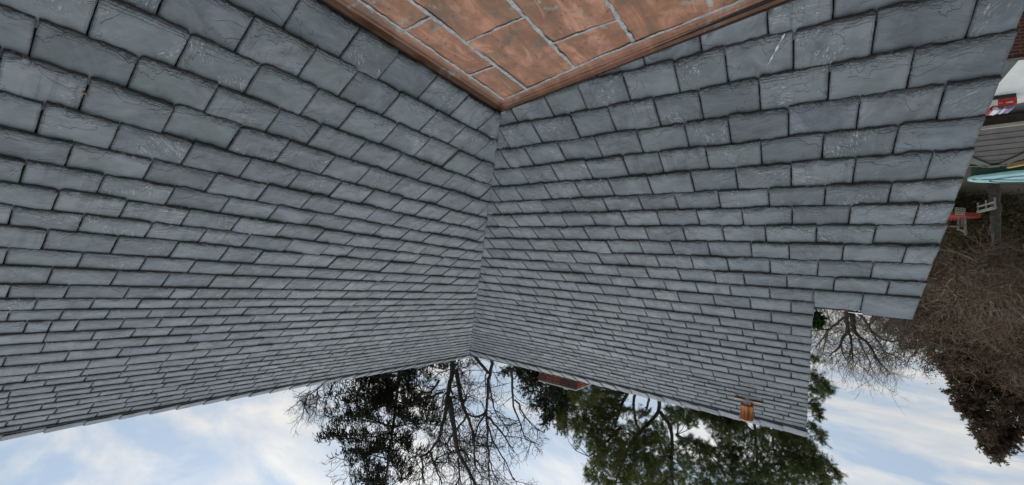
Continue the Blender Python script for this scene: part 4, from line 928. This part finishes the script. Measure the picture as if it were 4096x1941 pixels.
for i, ((u, v_), w_, colr) in enumerate(packs):
    b = MB(); o = k0 + dk * u * lk + bk * v_ + [0, 0, .314]; b.lathe(o + dk * w_ * .6 * lk * .8 + [0, 0, .05], bk, [(0, 0), (.05 + .008 * (i % 3), .01), (.055 + .008 * (i % 3), .2), (.05, .42), (0, .43)], 8)
    tag(b.build('soft_pack', simple('pack_colour', colr, .35, 0, .35, 30)), ['dark red rolled pack lying on the carton beside its white end panel', 'white rolled pack on the carton, next to the dark red one', 'pale blue white rolled pack on the red carton', 'navy rolled pack in the middle of the red carton', 'cream rolled pack on the red carton, between navy and violet ones', 'dark violet rolled pack on the red carton', 'grey violet rolled pack at the far end of the red carton'][i], 'pack', 'rolled packs on the red carton')

# hip-roofed shed with a cream gutter
ez = -4.52
e0, e1 = WZ(3918, 519, ez), WZ(4096, 497, ez); de = (e1 - e0) / np.linalg.norm(e1 - e0); ne = np.array([-de[1], de[0], 0])
if ne @ (e0 - CAM) < 0: ne = -ne
pitch = math.radians(23)
nf = -ne * math.sin(pitch) + np.array([0, 0, math.cos(pitch)])
pk0, pk1 = WP(3953, 663, nf, e0), WP(4000, 663, nf, e0)
run = (pk0 - e0) @ ne; u0 = (pk0 - e0) @ de; u1 = (pk1 - e0) @ de
if u1 < u0: u0, u1 = u1, u0; pk0, pk1 = pk1, pk0
def eave(u, v): return e0 + de * u + ne * v
rise = pk0[2] - ez
A_, B_, C_, D_ = eave(u0 - run, 0), eave(u1 + run, 0), eave(u1 + run, 2 * run), eave(u0 - run, 2 * run)
R0_, R1_ = eave(u0, run) + [0, 0, rise], eave(u1, run) + [0, 0, rise]
shed = thing('shed', 'low shed with a grey brown hipped shingle roof and cream gutter, beyond the asphalt', 'shed', (A_ + C_) / 2 * [1, 1, 0] + [0, 0, GZ])
mshn, tsh, psh = newmat('brown_shingles'); nb = NB(tsh); tq = nb.n('ShaderNodeTexCoord'); sp_ = nb.n('ShaderNodeSeparateXYZ'); nb.l(tq.outputs['Object'], sp_.inputs[0])
c = nb.ramp(nb.noise(tq.outputs['Object'], 3., 6, .7), [(.35, (.075, .068, .056)), (.65, (.115, .105, .090))]); c = nb.mix(nb.ramp(nb.noise(tq.outputs['Object'], 70., 2, .6), [(.4, 0.), (.7, .5)]), c, (.06, .055, .046)); nb.l(c, psh.inputs['Base Color']); psh.inputs['Roughness'].default_value = .9
b = MB(); nc = 7                                                            # courses of shingle, each lapping the one below
def course_face(P, Q, R, S_):                                               # eave edge P-Q, ridge edge S_-R
    nrm = np.cross(Q - P, S_ - P); nrm /= np.linalg.norm(nrm); nrm = nrm if nrm[2] > 0 else -nrm
    for i in range(nc):
        a, c_ = i / nc, (i + 1) / nc + (.01 if i < nc - 1 else 0)
        l0, r0 = P + (S_ - P) * a, Q + (R - Q) * a; l1, r1 = P + (S_ - P) * c_, Q + (R - Q) * c_
        h0, h1 = nrm * .028, nrm * .006
        b.add([l0 + h0, r0 + h0, r1 + h1, l1 + h1, l0 - nrm * .01, r0 - nrm * .01], [(0, 1, 2, 3), (4, 5, 1, 0)])
course_face(A_, B_, R1_, R0_); course_face(B_, C_, R1_, R1_); course_face(C_, D_, R0_, R1_); course_face(D_, A_, R0_, R0_)
roof = b.build('roof', mshn, shed)
b = MB()
for p, q_ in ((A_, R0_), (B_, R1_), (C_, R1_), (D_, R0_), (R0_, R1_)): b.bar(p + [0, 0, .03], q_ + [0, 0, .03], .26, .035)
b.build('hip_shingles', mshn, roof)
b = MB()
for p, q_ in ((A_, B_), (B_, C_), (C_, D_), (D_, A_)):
    b.bar(p - [0, 0, .03], q_ - [0, 0, .03], .12, .10)
mcream = simple('cream_paint', (.42, .39, .31), .6, 0, .12, 8)
b.build('gutter', mcream, shed)
b = MB(); ins = .35
b.box(eave(u0 - run + ins, ins) * [1, 1, 0] + [0, 0, GZ], de * (u1 - u0 + 2 * run - 2 * ins), ne * (2 * run - 2 * ins), (0, 0, ez - GZ - .05)); b.build('wall', simple('shed_boards', (.13, .11, .085), .8, 0, .3, 9), shed)

# covered pool behind the shed
pz = -4.45
n0, n1_ = WZ(4100, 682, pz), WZ(4010, 738, pz); cen = (n0 + n1_) / 2 + along_ * 1.5
pool = thing('covered_pool', 'low dark green pool under a pale aqua cover tied down with cords, behind the shed', 'pool', (cen[0], cen[1], GZ))
rx_, ry_ = 2.7, max(.9, np.linalg.norm((n1_ - n0)[:2]) * .34)
ax_ = along_; ay_ = away
def ell(a, s=1.0, z=0.): return cen * [1, 1, 0] + ax_ * math.cos(a) * rx_ * s + ay_ * math.sin(a) * ry_ * s + [0, 0, z]
N = 40; b = MB()
b.add([ell(2 * math.pi * i / N, 1.0, GZ) for i in range(N)] + [ell(2 * math.pi * i / N, 1.0, pz) for i in range(N)], [(i, (i + 1) % N, (i + 1) % N + N, i + N) for i in range(N)])
b.build('pool_wall', simple('dark_green_panel', (.012, .055, .036), .6, 0, .3, 3), pool)
b = MB(); V = []
for s_, z_ in ((1.03, pz - .12), (1.035, pz), (.96, pz + .05), (.90, pz + .02), (.6, pz + .10), (.3, pz + .16), (0.001, pz + .18)): V += [ell(2 * math.pi * i / N, s_, z_ + RNG.normal(0, .008)) for i in range(N)]
b.add(V, [(k * N + i, k * N + (i + 1) % N, (k + 1) * N + (i + 1) % N, (k + 1) * N + i) for k in range(6) for i in range(N)])
cov = b.build('cover', simple('aqua_cover', (.33, .55, .52), .6, 0, .2, 3), pool, True)
b = MB()
for a in (.6, 1.5, 2.3, 3.4, 4.3, 5.2): b.bar(ell(a, 1.03, pz + .03), ell(a, .3, pz + .19), .03)
for i in range(N): b.bar(ell(2 * math.pi * i / N, .80, pz + .08), ell(2 * math.pi * (i + 1) / N, .80, pz + .08), .03)
b.build('cord', simple('grey_cord', (.12, .16, .17), .8), pool)
# yellow play panel with a brown box in front of the pool
y0, y1 = WZ(4028, 668, -4.6), WZ(4110, 652, -4.6); dy = (y1 - y0) / np.linalg.norm(y1 - y0); by = np.array([-dy[1], dy[0], 0]); by = by if by @ (y0 - CAM) > 0 else -by
pan = thing('yellow_panel', 'faded yellow board with a brown box on it, beside the green pool wall', 'panel', (y0 + dy * .7) * [1, 1, 0] + [0, 0, GZ])
b = MB(); b.box(y0 * [1, 1, 0] + [0, 0, GZ], dy * 1.8, by * .06, (0, 0, -4.6 - GZ)); b.box(y0 * [1, 1, 0] + [0, 0, -4.6] - by * .04, dy * 1.85, by * .14, (0, 0, .05)); b.build('board', simple('yellow_paint', (.42, .31, .09), .6, 0, .2, 5), pan)
b = MB(); ob = WZ(4084, 622, -4.82); b.box(ob - by * .2, dy * .42, by * .15, (0, 0, .20)); bb = b.build('box', simple('brown_box', (.17, .06, .02), .6), pan)
b = MB(); b.box(ob - by * .212 + dy * .10 + [0, 0, .05], dy * .13, by * .012, (0, 0, .10)); b.build('label_plate', MAT['mortar'], bb)

# red deck with white rails and a lattice skirt, among the brown trees
dD = 20.0
def K(x, y, d=dD): return W(x, y, d)
deck = thing('wooden_deck', 'small red painted deck with white railings and lattice, among the bare brown oaks', 'deck', foot(K(3870, 855)))
hz = K(3860, 858)[2]; d0, d1 = K(3802, 868), K(3925, 852); dd_ = (d1 - d0) * [1, 1, 0]; Ld = np.linalg.norm(dd_); dd_ /= Ld; bd = np.array([-dd_[1], dd_[0], 0]); bd = bd if bd @ (d0 - CAM) > 0 else -bd
D0 = np.array([d0[0], d0[1], hz])
b = MB(); b.box(D0 - [0, 0, .12], dd_ * Ld, bd * 2.2, (0, 0, .20)); b.build('platform', simple('red_deck_paint', (.38, .055, .03), .6, 0, .4, 6), deck)
mw = simple('weathered_white_paint', (.27, .26, .23), .8, 0, .3, 6)
b = MB()
for x, y0_, y1_ in ((3866, 862, 936), (3877, 862, 903), (3891, 862, 896), (3902, 860, 912)): 
    p = K(x, y0_); h = K(x, y1_)[2] - hz; q = D0 + dd_ * ((p - D0) @ dd_) + bd * (.06 if x < 3870 else .5); q[2] = hz + .08
    o_ = MB(); o_.bar(q, q + [0, 0, h], .07); o_.build('railing_post', mw, deck)
for (xa, ya), (xb, yb), off in (((3866, 934), (3906, 908), .06), ((3866, 926), (3900, 910), .06), ((3877, 902), (3896, 893), .5)):
    o_ = MB(); pa = K(xa, ya); pb = K(xb, yb); qa = D0 + dd_ * ((pa - D0) @ dd_) + bd * off; qa[2] = pa[2]; qb = D0 + dd_ * ((pb - D0) @ dd_) + bd * (off + .8); qb[2] = pb[2]; o_.bar(qa, qb, .07); o_.build('handrail', mw, deck)
o_ = MB(); pa = K(3912, 848, dD - .8); pb = K(3980, 831, dD - 2.4); o_.bar(pa, pb, .10); o_.bar(pa - [0, 0, .25], pb - [0, 0, .25], .06)
for t_ in (0, .5, 1): o_.bar(pa + (pb - pa) * t_, pa + (pb - pa) * t_ - np.array([0, 0, .45]), .05)
o_.build('stair_rail', mw, deck)
o_ = MB(); la = D0 + dd_ * ((K(3818, 845) - D0) @ dd_) - bd * .05; la[2] = K(3830, 832)[2]
for i in range(7): o_.bar(la + dd_ * .08 * i, la + dd_ * (.08 * i) + [0, 0, .20], .02)
for i in range(3): o_.bar(la + [0, 0, .1 * i], la + dd_ * .5 + [0, 0, .1 * i], .02)
for i in range(4):
    o_.bar(la + dd_ * .12 * i + [0, 0, .20], la + dd_ * (.12 * i + .12) + [0, 0, .34], .025); o_.bar(la + dd_ * (.12 * i + .12) + [0, 0, .20], la + dd_ * .12 * i + [0, 0, .34], .025)
o_.build('lattice', simple('cream_lattice', (.55, .50, .40), .7), deck)

# pale house beyond the twigs
hD = 52.0; hp = W(3708, 1183, hD); hdir = np.array([RIGHT[0], RIGHT[1], 0]); hdir /= np.linalg.norm(hdir); hb = np.array([FWD[0], FWD[1], 0]); hb /= np.linalg.norm(hb)
far = thing('far_house', 'pale grey house with a white framed window, glimpsed through twigs past the roof end', 'house', (hp[0], hp[1], GZ))
o0 = hp - hdir * 4.2 + hb * 0; o0[2] = GZ; wt = W(3708, 1205, hD)[2]
b = MB(); b.box(o0, hdir * 5.0, hb * 6, (0, 0, wt - GZ)); b.build('wall', simple('grey_siding', (.22, .23, .21), .8, 0, .1, 2), far)
b = MB(); mid = o0 + hb * 3 + [0, 0, wt - GZ + 1.1]
b.add([o0 + [0, 0, wt - GZ] - hb * .4 - hdir * .4, o0 + hdir * 5.4 - hb * .4 + [0, 0, wt - GZ], mid + hdir * 5.4, mid - hdir * .4], [(0, 1, 2, 3)]); b.build('roof', simple('grey_shingle', (.13, .13, .12), .9), far)
b = MB(); wv = W(3712, 1181, hD); b.box(wv - hdir * .35 - hb * .05 + [0, 0, -.35], hdir * .75, hb * .04, (0, 0, .70)); fr = b.build('window', MAT['white'], far)
b = MB(); b.box(wv - hdir * .22 - hb * .06 + [0, 0, -.24], hdir * .48, hb * .02, (0, 0, .46)); b.build('pane', simple('dark_glass', (.03, .035, .04), .15), fr)

# power line along the far street
b = MB(); pa = W(3150, 1304, 60); pb = W(4300, 1296, 50); pts = [pa + (pb - pa) * t_ - np.array([0, 0, .5]) * 4 * t_ * (1 - t_) * .3 for t_ in np.linspace(0, 1, 25)]
for p, q_ in zip(pts[:-1], pts[1:]): b.bar(p, q_, .05)
tag(b.build('power_line', simple('black_cable', (.012, .012, .012), .7)), 'black overhead cable crossing the bare twigs at the skyline', 'cable')

# far wood along the horizon and the dark understorey of the thicket
def wood(name, px0, px1, py0, py1, D, n, leaf, twig, size, m=None):
    x = RNG.uniform(px0, px1, n); d = D + RNG.uniform(-4, 4, n)
    B = Segs()
    base = np.stack([W(a, py0, b_) for a, b_ in zip(x, d)]); 
    hgt = RNG.uniform(.3, 1.0, n) ** .8 * (py1 - py0) * D / FPX
    base[:, 2] = np.minimum(base[:, 2], GZ + RNG.uniform(0, 2.5, n))
    p1, d1 = shoots(B, base, RNG.normal(0, .16, (n, 3)) + np.array([0, 0, 1.]), hgt + (W(px0, py0, D)[2] - base[:, 2]), .0009 * D, 8, .10, .02, .3)
    b2, e2 = branch_off(p1, d1, 9, .8, .2); p2, d2 = shoots(B, b2, e2, RNG.uniform(.4, 1., len(b2)) * .075 * D, .0005 * D, 4, .2, .02, .4)
    b3, e3 = branch_off(p2, d2, 5, .9, .1); p3, _ = shoots(B, b3, e3, RNG.uniform(.4, 1., len(b3)) * .03 * D, .0003 * D, 3, .2, .0, .5)
    o = B.build(name, MAT[twig], None, 3); o['kind'] = 'stuff'
    return o, p3[:, -1]
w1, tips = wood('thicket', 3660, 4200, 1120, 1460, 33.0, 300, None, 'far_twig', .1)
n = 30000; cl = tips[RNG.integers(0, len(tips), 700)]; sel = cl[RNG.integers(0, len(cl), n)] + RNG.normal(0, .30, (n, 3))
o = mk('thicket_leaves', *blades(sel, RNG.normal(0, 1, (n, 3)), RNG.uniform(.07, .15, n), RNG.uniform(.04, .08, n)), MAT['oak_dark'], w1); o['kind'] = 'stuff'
w2, tips2 = wood('skyline_wood', 3150, 3800, 1240, 1330, 85.0, 60, None, 'far_twig', .2)
# undergrowth: brown and green leaf mass from the shed back to the wood
n = 60000; c0_ = []
for _ in range(320):
    x, y, d = RNG.uniform(3640, 4250), 0, RNG.uniform(21, 34)
    c_ = W(x, RNG.uniform(760, 1180), d); c_[2] = GZ + RNG.uniform(.1, 2.2); c0_.append(c_)
c0_ = np.array(c0_); sel = c0_[RNG.integers(0, len(c0_), n)] + RNG.normal(0, 1, (n, 3)) * np.array([.6, .6, .5]); sel[:, 2] = np.maximum(sel[:, 2], GZ + .02)
o = mk('undergrowth', *blades(sel, RNG.normal(0, 1, (n, 3)) + np.array([0, 0, .4]), RNG.uniform(.10, .26, n), RNG.uniform(.06, .14, n)), leaf_material('undergrowth_leaves', [(.040, .034, .018), (.075, .060, .032), (.13, .090, .048), (.07, .10, .035)])); o['kind'] = 'stuff'

# a few dry leaves caught in the joints of the slates
def dry(P, u, v, label, s=.03):
    c_ = P(np.array([u]), np.array([v]), np.array([.034]))[0]; r1 = nrm_(RNG.normal(0, 1, 3)); r2 = np.cross(r1, [0, 0, 1.]); 
    b = MB(); ring = [c_ + r1 * s * math.cos(a) * 1.2 + r2 * s * .5 * math.sin(a) + np.array([0, 0, .006 * math.cos(2 * a)]) for a in np.linspace(0, 2 * math.pi, 9)[:-1]]
    b.add(ring + [p + [0, 0, -.002] for p in ring] , [tuple(range(8))] + [(i, i + 8, (i + 1) % 8 + 8, (i + 1) % 8) for i in range(8)])
    tag(b.build('dry_leaf', MAT['leaf_orange']), label, 'leaf', 'dry leaves caught between slates')
def find(P_inv, px, py): return P_inv(px, py)
def on_A(px, py): p = WP(px, py, nA, nA * .03); return p[0], p[1] / CA
def on_B(px, py): p = WP(px, py, nB, nB * .03); return p[1], -p[0] / CB
dry(PB, *on_B(2516, 362), 'orange leaf in the slate joint nearest the copper roof', .012)
dry(PB, *on_B(2834, 632), 'orange leaf standing in a joint near the middle of the gabled slope', .013)
dry(PA, *on_A(336, 388), 'tan leaf scrap in a wide joint of the big slates at the photo edge', .011)
